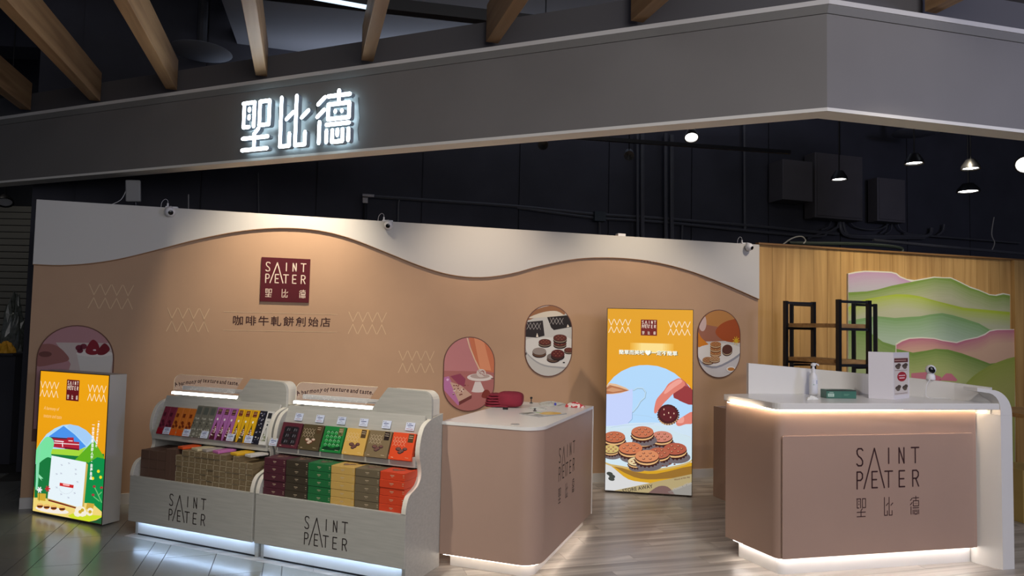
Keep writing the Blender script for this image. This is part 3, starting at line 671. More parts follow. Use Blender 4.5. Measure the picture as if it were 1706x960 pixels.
ordn = ['topmost', 'second from the top', 'third from the top', 'fourth from the top', 'lowest visible']
for i, ((cn, _), c) in enumerate(zip(cols6, stackc)):
    x = -1.119+.1825*i; h = .0495; gb = None; mt = mat('stack_'+cn.replace(' ', '_'), c, .38)
    for k in range(5):
        lab = cn+' gift box, '+ordn[4-k]+' of its stack in the right shelf bin'
        if gb is None:
            gb = MB().box(0, .178, 0, .165, 0, h-.0012).build('gift_box', mt, bevel=.002); o = gb
            A = Art(); lt = S(200,180,150)
            A.line([(.075, .028), (.10, .028)], .004, lt); A.line([(.08, .02), (.094, .02)], .002, lt); A.line([(.165, .034), (.172, .034)], .004, lt); A.line([(.165, .022), (.172, .022)], .003, lt)
            A.build('end_print', PRG, gb, lambda a, b, z: (a, -.0003-z, b))
        else: o = dup(gb)
        jx, jy = random.uniform(-.0012, .0012), random.uniform(0, .006)
        o.location = dloc(x+jx, .024+jy, .4320+h*k); o.rotation_euler = (0, 0, DISP); tag(o, lab, 'box', cn+' gift boxes stacked in the right bin')
        if k == 4:
            A = Art(cl=[(.004, .004), (.174, .004), (.174, .16), (.004, .16)]); lattice(A, .01, .11, .1, .035, lt, .002); A.up(); A.poly([(.12, .11), (.165, .11), (.165, .155), (.12, .155)], S(70,52,44))
            for (a, b) in ((.06, .08), (.09, .07), (.075, .055), (.11, .085)): A.ell(a, b, .02, .014, S(70,44,44), 10); A.up(); A.ell(a, b+.003, .015, .009, S(150,110,90), 10)
            A.build('top_print', PRG, o, lambda a, b, z: (a, b, h-.001+z))
# price tags of the right tray (stand behind the boxes) and left tray (in front of the packs)
def price_tag(x, d, off, label, group, seed):
    o = MB().box(0, .066, 0, .052, 0, .0015).build('price_tag', mat('tag_card', S(206,214,232), .4)); tag(o, label, 'price tag', group)
    rd = random.Random(seed); A = Art()
    A.text('■', .006, .042, .005, S(60,40,60)); A.line([(.02, .043), (.02+rd.random()*.03, .043)], .0035, S(60,70,130)); A.line([(.012, .033), (.045+rd.random()*.01, .033)], .0045, S(56,64,120))
    A.line([(.018, .022), (.04, .022)], .003, S(90,96,140)); A.line([(.01, .01), (.055, .01)], .0028, S(150,80,90) if rd.random() > .4 else S(110,116,150))
    A.build('print', PR, o, lambda a, b, z: (a, b, .0017+z)); tilt(o, x, d, off); return o
for i, ((cn, _), x) in enumerate(zip(cols6, [-1.045+.178*k for k in range(6)])):
    price_tag(x, .196, .006, 'pale blue price tag above the '+cn+' box on the right shelf', 'price tags on the right shelf', i)
# ---- snack packs on the left tray
LU = -2.33
kinds = ['m']*2+['o']*3+['g']*3+['p']*3+['y']*3+['k']+['w']*1
pos = {'m': 'dark pink', 'o': 'orange', 'g': 'grey patterned', 'p': 'purple', 'y': 'yellow', 'k': 'black patterned', 'w': 'white'}
pc = {'m': S(126,48,66), 'o': S(196,112,44), 'g': S(112,110,98), 'p': S(170,104,166), 'y': S(226,176,30), 'k': S(34,34,44), 'w': S(214,212,206)}
cnt = {}; protos = {}
PW, PH = .0585, .262; x = LU+.075
for k in kinds:
    cnt[k] = cnt.get(k, 0)+1; n = kinds.count(k); pl_ = {1: ['only'], 2: ['left', 'right'], 3: ['left', 'middle', 'right']}[n][cnt[k]-1]
    lab = (pos[k]+' narrow snack pack on the left shelf tray') if n == 1 else pl_+(' one of the '+('two ' if n == 2 else 'three ')+pos[k]+' narrow snack packs on the left shelf tray')
    if k not in protos:
        if k in 'mo': mb = MB(); mb.box(0, .062, 0, PH*.80, 0, .022)
        else: mb = MB().box(0, PW, 0, PH*.9, 0, .028)
        o = mb.build('snack_pack', mat('pack_'+k, pc[k], .35), bevel=.003 if k in 'mo' else .0012); protos[k] = o
        A = Art(cl=[(.001, .001), (PW-.001, .001), (PW-.001, PH-.002), (.001, PH-.002)]); top = .0285
        if k in 'py':
            A.poly([(.012, .205), (.046, .205), (.046, .25), (.012, .25)], S(110,40,34) if k == 'y' else S(70,34,50)); A.up(); A.line([(.016, .24), (.042, .24)], .003, S(214,180,120)); A.line([(.016, .23), (.042, .23)], .003, S(214,180,120)); A.line([(.016, .213), (.042, .213)], .002, S(214,180,120))
            A.ell(.029, .165, .008, .010, S(240,236,230), 12); A.up()
            A.poly([(.004, .0), (.056, .0), (.03, .152)], S(84,36,50) if k == 'p' else S(70,60,40)); A.up()
            rd = random.Random(3)
            for _ in range(22): q = rd.random(); a = .03+(rd.random()-.5)*.042*(1-q*.8); A.ell(a, .01+q*.1, .006, .005, rd.choice([S(226,214,196), S(150,60,60), S(120,120,80), S(230,220,210)]), 7); A.up(.3)
        elif k == 'k':
            rd = random.Random(5)
            for _ in range(26): A.ell(.006+rd.random()*.046, .01+rd.random()*.24, .004+rd.random()*.004, .004, rd.choice([S(200,200,210), S(120,120,140), S(90,90,120), S(220,210,190)]), 7); A.up(.3)
        elif k == 'w':
            A.poly([(.012, .205), (.046, .205), (.046, .25), (.012, .25)], S(52,52,54)); A.up(); A.ell(.03, .155, .007, .009, S(40,50,52)); A.line([(.02, .18), (.04, .18)], .003, S(90,90,96))
            A.line([(.01, .03), (.03, .135), (.05, .03)], .003, S(60,66,60)); rd = random.Random(8)
            for _ in range(14): A.ell(.03+(rd.random()-.5)*.026, .03+rd.random()*.05, .006, .006, rd.choice([S(120,130,90), S(170,170,150), S(80,80,70)]), 7); A.up(.3)
        elif k == 'g':
            rd = random.Random(9); A.poly([(.008, .19), (.05, .19), (.05, .25), (.008, .25)], S(84,88,82)); A.up()
            for _ in range(24): A.ell(rd.random()*.056, rd.random()*.17, .008, .007, rd.choice([S(160,158,144), S(86,86,76), S(60,62,56), S(190,186,176)]), 7); A.up(.3)
        else:
            top = .0225; c2 = S(84,30,44) if k == 'm' else S(120,50,24)
            A.poly([(.012, .17), (.036, .17), (.036, .205), (.012, .205)], c2); A.up()
            for q in ((.03, .12, .014), (.018, .08, .012), (.044, .09, .012)): A.ell(q[0], q[1], q[2], q[2]*1.3, c2, 10, rot=30); A.up()
            A.poly([(0, 0), (.06, 0), (.06, .05), (0, .06)], S(150,24,40) if k == 'm' else S(214,90,30))
        A.build('face_print', PRG, o, lambda a, b, z, top=top, kp=(.8 if k in 'mo' else .9): (a, b*kp, top+.0002+z))
    else: o = dup(protos[k])
    tag(o, lab, 'snack pack', 'snack packs on the left tray'); tilt(o, x, .002, .0012); x += .0655
for i, (px, nm) in enumerate(((395, 'dark pink'), (570, 'orange'), (730, 'grey patterned'), (960, 'purple'), (1120, 'yellow'), (1340, 'white'))):
    d = on_pl(200+px/5.33, 718, (dloc(0, .15).x, dloc(0, .15).y, 0), Vector((DV.x, DV.y, 0)))
    price_tag((d.xy-D0).dot(DU)+.0, .004, .031, 'pale price tag in front of the '+nm+' packs on the left shelf', 'price tags on the left shelf', 20+i)
# ---- small boxes in the lower bin of the left unit
sb_m = mat('small_carton', S(124,106,78), .5, var=.08, scale=20); sb_d = mat('dark_carton', S(96,72,60), .5)
sc_ = None
ORD = 'first second third fourth fifth sixth seventh eighth ninth tenth eleventh twelfth thirteenth'.split()
tops = [0, 1, 1, 2, 2, 1, 1, 1, 0, 1, 0, 0, 0]
for i in range(12):
    xx = -1.92+.0585*i
    for k in range(5+(1 if tops[i] else 0)):
        if sc_ is None:
            sc_ = MB().box(0, .0555, 0, .19, 0, .0375).build('small_carton', sb_m, bevel=.0012); o = sc_
            A = Art(); A.line([(.003, .036), (.0525, .036)], .0016, S(214,202,170)); A.line([(.0026, .003), (.0026, .035)], .0024, S(220,206,176)); A.line([(.03, .014), (.042, .014)], .0014, S(176,164,130)); A.build('edge_print', PR, sc_, lambda a, b, z: (a, -.0003-z, b))
        else: o = dup(sc_)
        o.location = dloc(xx+random.uniform(-.0008, .0008), .026+random.uniform(0, .01), .4320+.0382*k); o.rotation_euler = (0, 0, DISP)
        tag(o, 'small brown carton, %s column from the left, %s layer from the bottom, left shelf bin' % (ORD[i], ORD[k]), 'box', 'small brown cartons in the left bin')
bk = None
for i in range(3):
    for k in range(3):
        if bk is None: bk = MB().box(0, .083, 0, .24, 0, .0635).build('dark_carton', sb_d, bevel=.0015); o = bk
        else: o = dup(bk)
        o.location = dloc(-2.29+.0855*i, .05, .4320+.0645*k); o.rotation_euler = (0, 0, DISP)
        tag(o, 'dark brown carton, %s layer up, %s column, left end of the left bin' % (ORD[k], ('left', 'middle', 'right')[i]), 'box', 'dark cartons at the left end of the bin')
for i in range(2):
    o = MB().box(0, .05, 0, .24, 0, .222).build('tall_carton', sb_d, bevel=.0015); o.location = dloc(-2.032+.0525*i, .04, .4320); o.rotation_euler = (0, 0, DISP)
    tag(o, ('left' if i == 0 else 'right')+' one of the two tall dark cartons standing in the left shelf bin', 'box', 'tall dark cartons in the left bin')
# loose packs lying on the small cartons
for nm, c, xx, zz, wd, dx in (('orange red', S(220,84,30), -1.93, 6, .07, .0), ('cream', S(200,186,150), -1.80, 6, .085, .0), ('pink', S(192,112,170), -1.60, 6, .07, .01), ('grey', S(170,160,150), -1.70, 6, .06, .0), ('amber', S(226,176,40), -1.44, 6, .08, .015), ('white striped', S(206,200,190), -1.31, 5, .07, .0)):
    n = 5+(1 if tops[max(0, min(12, int((xx+.03+1.92)/.0585)))] else 0)
    zt = .4320+.0382*6 if zz == 6 else .4320+.0382*6
    o = MB().box(0, wd, 0, .14, 0, .018).build('loose_snack_pack', mat('loose_'+nm.replace(' ', '_'), c, .4), bevel=.003)
    o.location = dloc(xx, .05, zt+.0005); o.rotation_euler = (0, 0, DISP-.25)
    tag(o, nm+' flat pack lying on top of the small brown cartons in the left shelf', 'snack pack', 'loose packs on the cartons')

# ================================================================== CENTRE COUNTER
C1 = Vector((.195, 4.445, 0)); R1 = -R_(20.5)
ct = thing('sales_counter', 'tan box counter with rounded corner and white top beside the display shelves', 'counter', C1, R1)
def rc_out(ins): return [(-.68+ins, ins)]+arc(-.14, .14, .14-ins, -90, 0, 8)+[(-ins, 1.40-ins), (-.68+ins, 1.40-ins)]
MB().prism(rc_out(0), .085, .93, 'z').build('body', M['panel'], ct, smooth=True)
MB().prism(rc_out(-.004), .9305, .952, 'z').build('counter_top', M['white'], ct, smooth=True)
MB().prism(rc_out(.055), .0, .0845, 'z').build('kick_panel', M['white'], ct, smooth=True)
lp = rc_out(.022); MB().tube([(x, y, .0785) for x, y in [(-.66, .022)]+lp[1:-2]+[(-.022, 1.34)]], .0045, 6).build('led_strip', mat('led_kick_warm', (1, 1, 1, 1), .5, emit=9.0, ecol=(1.0, .86, .70, 1)), ct, label='warm light strip under the counter edge')
MB().box(.0005, .006, 1.385, 1.401, .085, .929).build('edge_trim', M['white'], ct)
MB().lathe([(.03, 0), (.03, .0015), (.026, .003)], (-.20, .09, .9525), 16, sx=1.0).build('cable_cap', mat('grey_cap', S(150,148,146), .4), ct)
def c1y(px, py): P = on_pl(px, py, C1, Vector((cos(R1), sin(R1), 0)))-C1; return (P.dot(Vector((-sin(R1), cos(R1), 0))), P.z)
ya, za = c1y(925, 748); yb, zb = c1y(963, 734)
_m = (ya+yb)/2; ya, yb = _m-.205, _m+.205; za = zb = (za+zb)/2
A = Art(); logo_art(A, 0, 0, yb-ya, INK)
A.build('logo', PR, ct, lambda a, b, z: (.0006+z, ya+a, za+b), label='dark printed lettering and characters on the side')
def c1p(px, py, z=.9525): return on_z(px, py, z)
# folded maroon cloth
def cloth_bundle():
    t = thing('folded_cloth', 'maroon folded cloth bundle lying on the tan centre counter', 'cloth', c1p(842, 678), R1+.25)
    mt = mat('maroon_cloth', S(128,28,48), .85, var=.12, scale=14, bump=.4)
    def lump(cx, cy, cz, rx, ry, rz, p, name, seed):
        rd = random.Random(seed); n, m = 28, 14; vs = []
        ph = [rd.random()*6 for _ in range(6)]
        for j in range(m+1):
            e_ = -pi/2+pi*j/m
            for i in range(n):
                a = 2*pi*i/n; f = lambda v, q: math.copysign(abs(v)**q, v)
                wv = 1+.03*sin(3*a+ph[0])+.03*sin(7*a+ph[1]+e_*2)
                vs.append((cx+rx*f(cos(e_), p)*f(cos(a), p)*wv, cy+ry*f(cos(e_), p)*f(sin(a), p)*wv, cz+rz*f(sin(e_), p)+.0025*sin(9*a+ph[2])*cos(e_)))
        fs = [(j*n+i, j*n+(i+1) % n, (j+1)*n+(i+1) % n, (j+1)*n+i) for j in range(m) for i in range(n)]
        MB().add(vs, fs).build(name, mt, t, smooth=True)
    lump(.035, 0, .062, .105, .085, .061, .6, 'outer_fold', 1)
    for k in range(5): lump(-.055-.004*(k % 2), 0, .011+.021*k, .085+.006*(4-k)-.01*(k == 4), .075, .0098, .5, 'fold', k+3)
    return t
cloth_bundle()
b = MB(); b.box(-.02, .02, -.006, .006, 0, .014); b.tube([(-.015, -.006, .012), (-.015, -.022, .018), (.015, -.022, .018), (.015, -.006, .012)], .0015, 6)
o = b.build('binder_clip', M['black'], bevel=.001); o.location = c1p(842, 682.5); o.rotation_euler = (0, 0, R1+.2); tag(o, 'small black clip in front of the maroon cloth', 'clip')
# magazine with a yellow cover picture
mg = MB().box(-.105, .105, -.145, .145, 0, .005).build('magazine', mat('paper_stack', S(150,150,152), .5)); mg.location = c1p(905, 690); mg.rotation_euler = (0, 0, R1-.45)
tag(mg, 'flat magazine with a yellow picture on the centre counter', 'magazine')
A = Art(cl=[(-.104, -.144), (.104, -.144), (.104, .144), (-.104, .144)]); A.poly([(-.11, -.15), (.11, -.15), (.11, .15), (-.11, .15)], S(206,206,204)); A.up()
A.poly(smoothpts([(-.02, -.02), (.06, -.04), (.1, .05), (.06, .13), (-.04, .1)], 4, True), S(226,176,50)); A.poly([(-.1, -.14), (-.03, -.13), (-.05, -.03), (-.1, -.04)], S(84,96,96)); A.up(); A.poly([(0, .0), (.04, .0), (.03, .08), (0, .07)], S(240,214,120)); A.ell(-.05, .0, .03, .02, S(170,206,140)); A.ell(.05, -.1, .04, .03, S(120,124,120))
A.build('cover_print', PRG, mg, lambda a, b, z: (a, b, .0053+z))
def crumple(name, loc, rx, ry, rz, mt, seed, label, cat, rot=0, n=22, m=9, amp=.22):
    rd = random.Random(seed); ph = [rd.random()*6.3 for _ in range(8)]; vs = []
    for j in range(m+1):
        e_ = pi/2*j/m
        for i in range(n):
            a = 2*pi*i/n; k = 1+amp*(sin(3*a+ph[0])*.5+sin(5*a+ph[1]+3*e_)*.4+(rd.random()-.5)*.5)
            vs.append((rx*cos(e_)*cos(a)*k, ry*cos(e_)*sin(a)*k, max(.0005, rz*sin(e_)*(1+amp*(sin(4*a+ph[2])*.6+(rd.random()-.5)))) if j else 0))
    fs = [(j*n+i, j*n+(i+1) % n, (j+1)*n+(i+1) % n, (j+1)*n+i) for j in range(m) for i in range(n)]+[tuple(range(n))[::-1]]
    o = MB().add(vs, fs).build(name, mt, smooth=False); o.location = loc; o.rotation_euler = (0, 0, rot); return tag(o, label, cat)
bagm = mat('thin_plastic_film', S(214,216,208), .15, alpha=.75, var=.05, scale=20)
crumple('plastic_bag', c1p(918, 674), .11, .12, .022, bagm, 2, 'crumpled clear plastic bag on the centre counter behind the magazine', 'bag', R1)
# clear bag sealed over a small blue item
crumple('plastic_bag', c1p(897, 681), .07, .05, .012, bagm, 5, 'small flat clear plastic bag between maroon cloth and magazine', 'bag', R1)
rwm = mat('red_white_cloth', S(206,84,84), .8)
nt = rwm.node_tree; tc = nt.nodes.new('ShaderNodeTexCoord'); vo = nt.nodes.new('ShaderNodeTexVoronoi'); vo.inputs['Scale'].default_value = 42; rp = nt.nodes.new('ShaderNodeValToRGB'); rp.color_ramp.interpolation = 'CONSTANT'
rp.color_ramp.elements[0].color = S(230,214,206); rp.color_ramp.elements[1].color = S(196,60,66); rp.color_ramp.elements[1].position = .5
nt.links.new(tc.outputs['Object'], vo.inputs[0]); nt.links.new(vo.outputs['Color'], rp.inputs[0]); nt.links.new(rp.outputs[0], nt.nodes['Principled BSDF'].inputs['Base Color'])
crumple('patterned_cloth', c1p(957, 678), .075, .06, .035, rwm, 7, 'small red and white patterned cloth at the far edge of the centre counter', 'cloth', R1)
o = MB().lathe([(.004, 0), (.009, .003), (.009, .018), (.004, .021)], (0, 0, 0), 10).build('bottle_cap', mat('blue_cap', S(60,64,170), .3)); o.location = c1p(925, 680)+Vector((0, 0, .02)); tag(o, 'small blue cap on the clear bag on the centre counter', 'cap')
for (px, py, h, nm) in ((885, 672, .05, 'thin dark stand with a clamp behind the maroon cloth'), (891, 685, .018, 'tiny dark knob beside the magazine on the centre counter')):
    mb = MB(); mb.lathe([(.014, 0), (.014, .004), (.004, .006), (.004, h*.7), (.010, h*.75), (.010, h), (.003, h+.003)], (0, 0, 0), 10); o = mb.build('small_stand', M['black']); o.location = c1p(px, py); tag(o, nm, 'stand')

# ================================================================== CASH COUNTER
RC = Vector((1.792, 4.668, 0)); R2 = R_(13.2); X2 = Vector((cos(R2), sin(R2), 0)); Y2 = Vector((-sin(R2), cos(R2), 0))
cc = thing('cash_counter', 'tan cash counter with white top, raised rear screen and white waterfall end', 'counter', RC, R2)
def l2(P): d = P-RC; return (d.dot(X2), d.dot(Y2))
TZ = 1.13
bpts = [l2(on_z(px, py, TZ)) for px, py in ((1247, 656), (1440, 657), (1511, 659.5), (1590, 665.5), (1650, 671))]
btop = [1.356, 1.287, 1.268, 1.25, 1.235]
def cc_out(i, back): 
    return arc(-.05+.06+i, -.06+.06+i, .06, 270, 180, 6)[::1]
body = [(1.53, -.06)]+[(-.05+.06-.06*sin(R_(a)), -.06+.06-.06*cos(R_(a))) for a in range(0, 91, 15)]+[(-.125, .45), (.1, .50), (1.0, .36), (1.53, .1)]
MB().prism(body, .12, 1.083, 'z').build('body', M['panel'], cc, smooth=True)
kick = [(1.53, 0)]+[(.0+.05-.05*sin(R_(a)), .05-.05*cos(R_(a))) for a in range(0, 91, 15)]+[(-.06, .38), (.1, .42), (1.53, .08)]
MB().prism(kick, 0, .1195, 'z').build('kick_panel', M['white'], cc, smooth=True)
MB().tube([(1.52, -.025, .1125)]+[(-.015+.05-.05*sin(R_(a)), -.025+.05-.05*cos(R_(a)), .1125) for a in range(0, 91, 15)]+[(-.09, .40, .1125)], .005, 6).build('led_strip', M['ledn'], cc, label='white light strip above the kick panel')
fp = rrect(.0, .122, 1.515, .914, .012, 3); MB().prism([(x-.02, z) for x, z in fp], -.072, -.0605, 'y').build('raised_panel', M['panel'], cc, bevel=.002)
fx, fz = 1.60, 1.09
plate = [(1.612, -.175)]+[(-.075+.07-.07*sin(R_(a)), -.088+.07-.07*cos(R_(a))) for a in range(0, 91, 15)]+[(-.115, .50)]+bpts
MB().prism(plate, 1.086, TZ, 'z').build('counter_top', M['white'], cc, bevel=.004)
MB().tube([(1.6, -.0745, 1.0815), (.01, -.0745, 1.0815), (-.05, -.06, 1.0815), (-.07, -.03, 1.0815), (-.13, .42, 1.0815)], .003, 6).build('led_strip', M['ledw'], cc, label='warm light strip under the counter top')
sm = MB(); T = .03
for i in range(len(bpts)-1):
    (x0, y0), (x1, y1) = bpts[i], bpts[i+1]; n = Vector((-(y1-y0), x1-x0)).normalized()*T
    if n.y < 0: n = -n
    z0, z1 = btop[i], btop[i+1]
    sm.add([(x0,y0,1.05),(x1,y1,1.05),(x1+n.x,y1+n.y,1.05),(x0+n.x,y0+n.y,1.05),(x0,y0,z0),(x1,y1,z1),(x1+n.x,y1+n.y,z1),(x0+n.x,y0+n.y,z0)], [(0,3,2,1),(4,5,6,7),(0,1,5,4),(1,2,6,5),(2,3,7,6),(3,0,4,7)])
sm.build('rear_screen', M['white'], cc)
bx, by = bpts[-1]
ep = MB(); ep.prism([(1.614, -.18), (1.712, -.18), (1.712, .12), (1.54, .12), (1.54, -.05)], 0, 1.05, 'z')
cap = [(1.712, 1.0505)]+[(1.712-.17+.17*cos(R_(a)), 1.06+.165*sin(R_(a))) for a in range(0, 91, 10)]+[(1.42, 1.24), (1.42, 1.215), (1.50, 1.205)]+[(1.50+.114*sin(R_(a)), 1.09+.115*cos(R_(a))) for a in range(10, 91, 16)]+[(1.614, 1.0505)]
ep.prism(cap, -.18, -.07, 'y'); ep.build('waterfall_end', M['white'], cc, smooth=True)
A = Art(); logo_art(A, .540, .826, .498, S(58,26,26)); A.build('logo', PR, cc, lambda a, b, z: (a, -.0728-z, b), label='dark printed lettering with three characters below')
# things on the counter
def pump_bottle():
    P = on_z(1355, 658.5, TZ); t = thing('pump_bottle', 'white pump bottle with blue label standing on the cash counter', 'bottle', P+Vector((0, 0, .0005)), R2)
    MB().lathe([(.026,0),(.030,.004),(.030,.125),(.027,.145),(.015,.162),(.013,.172)], (0,0,0), 24).build('body', M['wplast'], t, smooth=True)
    p = MB(); p.lathe([(.0155,.172),(.0155,.192),(.010,.196),(.008,.215),(.017,.216),(.018,.228),(.010,.238)], (0,0,0), 18); p.tube([(0,0,.226),(.02,-.004,.232),(.036,-.008,.226),(.038,-.008,.218)], .005, 8); p.build('pump_head', M['wplast'], t, smooth=True)
    lb = MB(); pts = [(.0304*sin(R_(a)), -.0304*cos(R_(a))) for a in range(-70, 71, 10)]
    A = Art()
    def cyl(a, b, z): an = a/.0304; r = .0305+z; return (r*sin(an), -r*cos(an), b)
    for i in range(12): x0 = -.03+.005*i; A.poly([(x0,.015),(x0+.005,.015),(x0+.005,.118),(x0,.118)], S(226,228,236))
    A.up(); A.poly([(-.018,.075),(.004,.075),(.004,.112),(-.018,.112)], S(44,56,140)); A.poly([(.006,.085),(.012,.085),(.012,.112),(.006,.112)], S(70,80,160)); A.up(); A.ell(-.007,.094,.006,.008,S(236,238,246)); A.poly([(-.02,.075),(-.012,.075),(-.012,.082),(-.02,.082)], S(60,150,90))
    for z in (.06, .052, .044): A.line([(-.015,z),(.012,z)], .002, S(120,126,150))
    A.line([(-.02,.034),(.014,.034)], .003, S(30,30,50)); A.build('label', PRG, t, cyl)
pump_bottle()
tm = mat('tissue', S(226,226,222), .9)
crumple('tissue', on_z(1352, 666, TZ)+Vector((0, 0, .0005)), .05, .022, .022, tm, 11, 'crumpled white tissue in front of the pump bottle', 'tissue', R2+.3, amp=.35)
P = (on_z(1376, 664, TZ)+on_z(1424, 664, TZ))/2
gx = MB().box(-.112, .112, -.03, .05, 0, .06).build('glove_box', mat('green_card', S(58,108,92), .35), bevel=.002); gx.location = P+Vector((0, .02, .0005)); gx.rotation_euler = (0, 0, R_(5)); tag(gx, 'dark green cardboard dispenser box lying on the cash counter', 'box')
A = Art(); A.poly([(-.11,.002),(.0,.002),(.0,.05),(-.11,.05)], S(66,112,96)); A.poly([(-.11,.052),(.11,.052),(.11,.059),(-.11,.059)], S(54,52,46)); A.up(); A.poly([(-.1,.012),(-.055,.012),(-.055,.034),(-.1,.034)], S(190,214,200)); A.up(); A.line([(-.09,.016),(-.09,.03)], .004, S(50,90,80)); A.line([(-.078,.016),(-.078,.03)], .004, S(50,90,80)); A.line([(-.066,.016),(-.066,.03)], .004, S(50,90,80)); A.line([(.02,.03),(.06,.03)], .002, S(130,180,150)); A.line([(.02,.022),(.05,.022)], .002, S(130,180,150)); A.line([(-.09,.042),(-.06,.042)], .003, S(190,214,200))
A.build('front_print', PRG, gx, lambda a, b, z: (a, -.0306-z, b))
MB().prism([(.07*cos(R_(a)), .012+.018*sin(R_(a))) for a in range(0, 360, 20)], .0602, .0612, 'z').build('opening', M['black'], gx)
def stand():
    a = on_z(1447, 664, TZ); b = on_z(1489, 666.5, TZ); c = on_z(1515, 663.5, TZ); z0 = Vector((0, 0, .001))
    t = thing('leaflet_stand', 'upright folded white leaflet stand on the cash counter, one wing printed with red circle', 'leaflet', a+z0, 0)
    H = .335; a2, b2, c2 = Vector((0,0,0)), b-a, c-a
    def wing(p, q, name, mt):
        n = Vector((q.y-p.y, -(q.x-p.x), 0)).normalized()*.003; 
        MB().add([p, q, q-n, p-n]+[v+Vector((0,0,H)) for v in (p, q, q-n, p-n)], [(0,3,2,1),(4,5,6,7),(0,1,5,4),(1,2,6,5),(2,3,7,6),(3,0,4,7)]).build(name, mt, t); return n
    wing(a2, b2, 'blank_wing', mat('white_card', S(216,212,216), .35)); n = wing(b2, c2, 'printed_wing', MATS['white_card'])
    d = (c2-b2); L = d.length; d.normalize(); A = Art()
    A.poly([(.008*L/.2,.03),(L*.93,.03),(L*.93,.30),(.01,.30)], S(206,198,192)); A.up(); A.poly([(.01,.262),(L*.92,.262),(L*.92,.292),(.01,.292)], S(92,40,38)); A.up(); A.line([(.02,.277),(L*.8,.277)], .006, S(180,140,130))
    for (x, z) in ((.28,.235),(.72,.235),(.28,.08),(.72,.08)):
        for q in range(3): A.ell(L*x+(q-1)*.014, z-(q % 2)*.012+.004*q, L*.13, .014, (S(58,42,40), S(92,78,66), S(74,60,52))[q], 10); A.up(.5)
    A.ell(L*.52, .16, L*.30, .035, S(160,24,44), 24); A.up(); A.line([(L*.32,.168),(L*.72,.168)], .006, S(236,200,206)); A.line([(L*.36,.15),(L*.68,.15)], .007, S(236,200,206))
    for z in (.205, .04): A.line([(.02,z),(L*.85,z)], .003, S(120,90,86))
    A.build('print', PR, t, lambda x, y, z: tuple(b2+d*x+n.normalized()*(.0006+z)+Vector((0,0,y))))
stand()
# ---- small cameras
def wifi_camera(loc, rz, label, standing=False, look=-.4):
    t = thing('security_camera', label, 'camera', loc, rz)
    W = M['wplast']
    if standing:
        MB().lathe([(.030,0),(.032,.004),(.030,.03),(.022,.045)], (0,0,0), 20).build('base', W, t, smooth=True); cz, cy = .075, 0
    else:
        MB().box(-.05, .05, .0, .075, 0, .016).build('mount_bracket', W, t, bevel=.003)
        MB().tube([(0, .01, .008), (0, -.03, .006), (0, -.045, -.015)], .009, 8).build('arm', W, t, smooth=True)
        MB().box(-.042, -.028, .02, .034, .0165, .045).build('plug', W, t, bevel=.002)
        MB().tube(smoothpts([(-.035, .027, .045), (-.038, .027, .07), (-.06, .03, .08), (-.085, .03, .05), (-.09, .03, .0)], 4), .0018, 5).build('cable', W, t, smooth=True)
        cz, cy = -.04, -.058
    rr = .036 if standing else .045; q = [(.001, -rr)]+[(rr*cos(R_(a)), rr*sin(R_(a))*1.03) for a in range(-70, 71, 14)]+[(.001, rr*1.02)]
    MB().lathe(q, (0, cy, cz), 20, axis=(look, -1, -.35 if not standing else 0)).build('head', W, t, smooth=True)
    ax = Vector((look, -1, -.35 if not standing else 0)).normalized(); c = Vector((0, cy, cz))
    MB().lathe([(.02, .0), (.021, .006), (.017, .009), (.002, .010)], c+ax*(rr-.0065), 16, axis=ax, sy=1.25 if standing else 1).build('lens', M['glossblack'], t, smooth=True)
    return t
hz = 2.5705
wifi_camera(wpt(1.03, .0, hz), pi/2-WA, 'white ball camera on the wall top at the left above the lattice marks', look=.35)
wifi_camera(wpt(2.93, .0, hz), pi/2-WA, 'white ball camera on the wall top to the right of the maroon emblem', look=-.2)
wifi_camera(wpt(6.93, .0, hz), pi/2-WA, 'white ball camera at the right end of the wall top, beside the wood planking', look=.3)
P = RC+X2*((bpts[3][0]*.55+bpts[2][0]*.45))+Y2*((bpts[3][1]*.55+bpts[2][1]*.45)+.015); P.z = 1.262
wifi_camera(P, R2, 'white camera with black face standing on the rear screen of the cash counter', True, -.6)
o = MB().tube(smoothpts([(0,0,0),(-.05,-.05,-.03),(-.065,-.06,-.10),(-.05,-.07,-.126),(.0,-.075,-.127),(.08,-.07,-.127),(.1,-.09,-.127)], 4), .0025, 6).build('camera_cable', M['wplast']); o.location = P+Vector((-.02, -.02, -.001)); tag(o, 'thin white cable looping down from the counter camera', 'cable')
o = MB().box(-.045, .045, 0, .07, 0, .03).build('adapter_box', M['wplast'], bevel=.004); o.location = wpt(5.40, 0, hz); o.rotation_euler = (0, 0, pi/2-WA); tag(o, 'small white adapter box on the wall top above the tall lightbox', 'box')

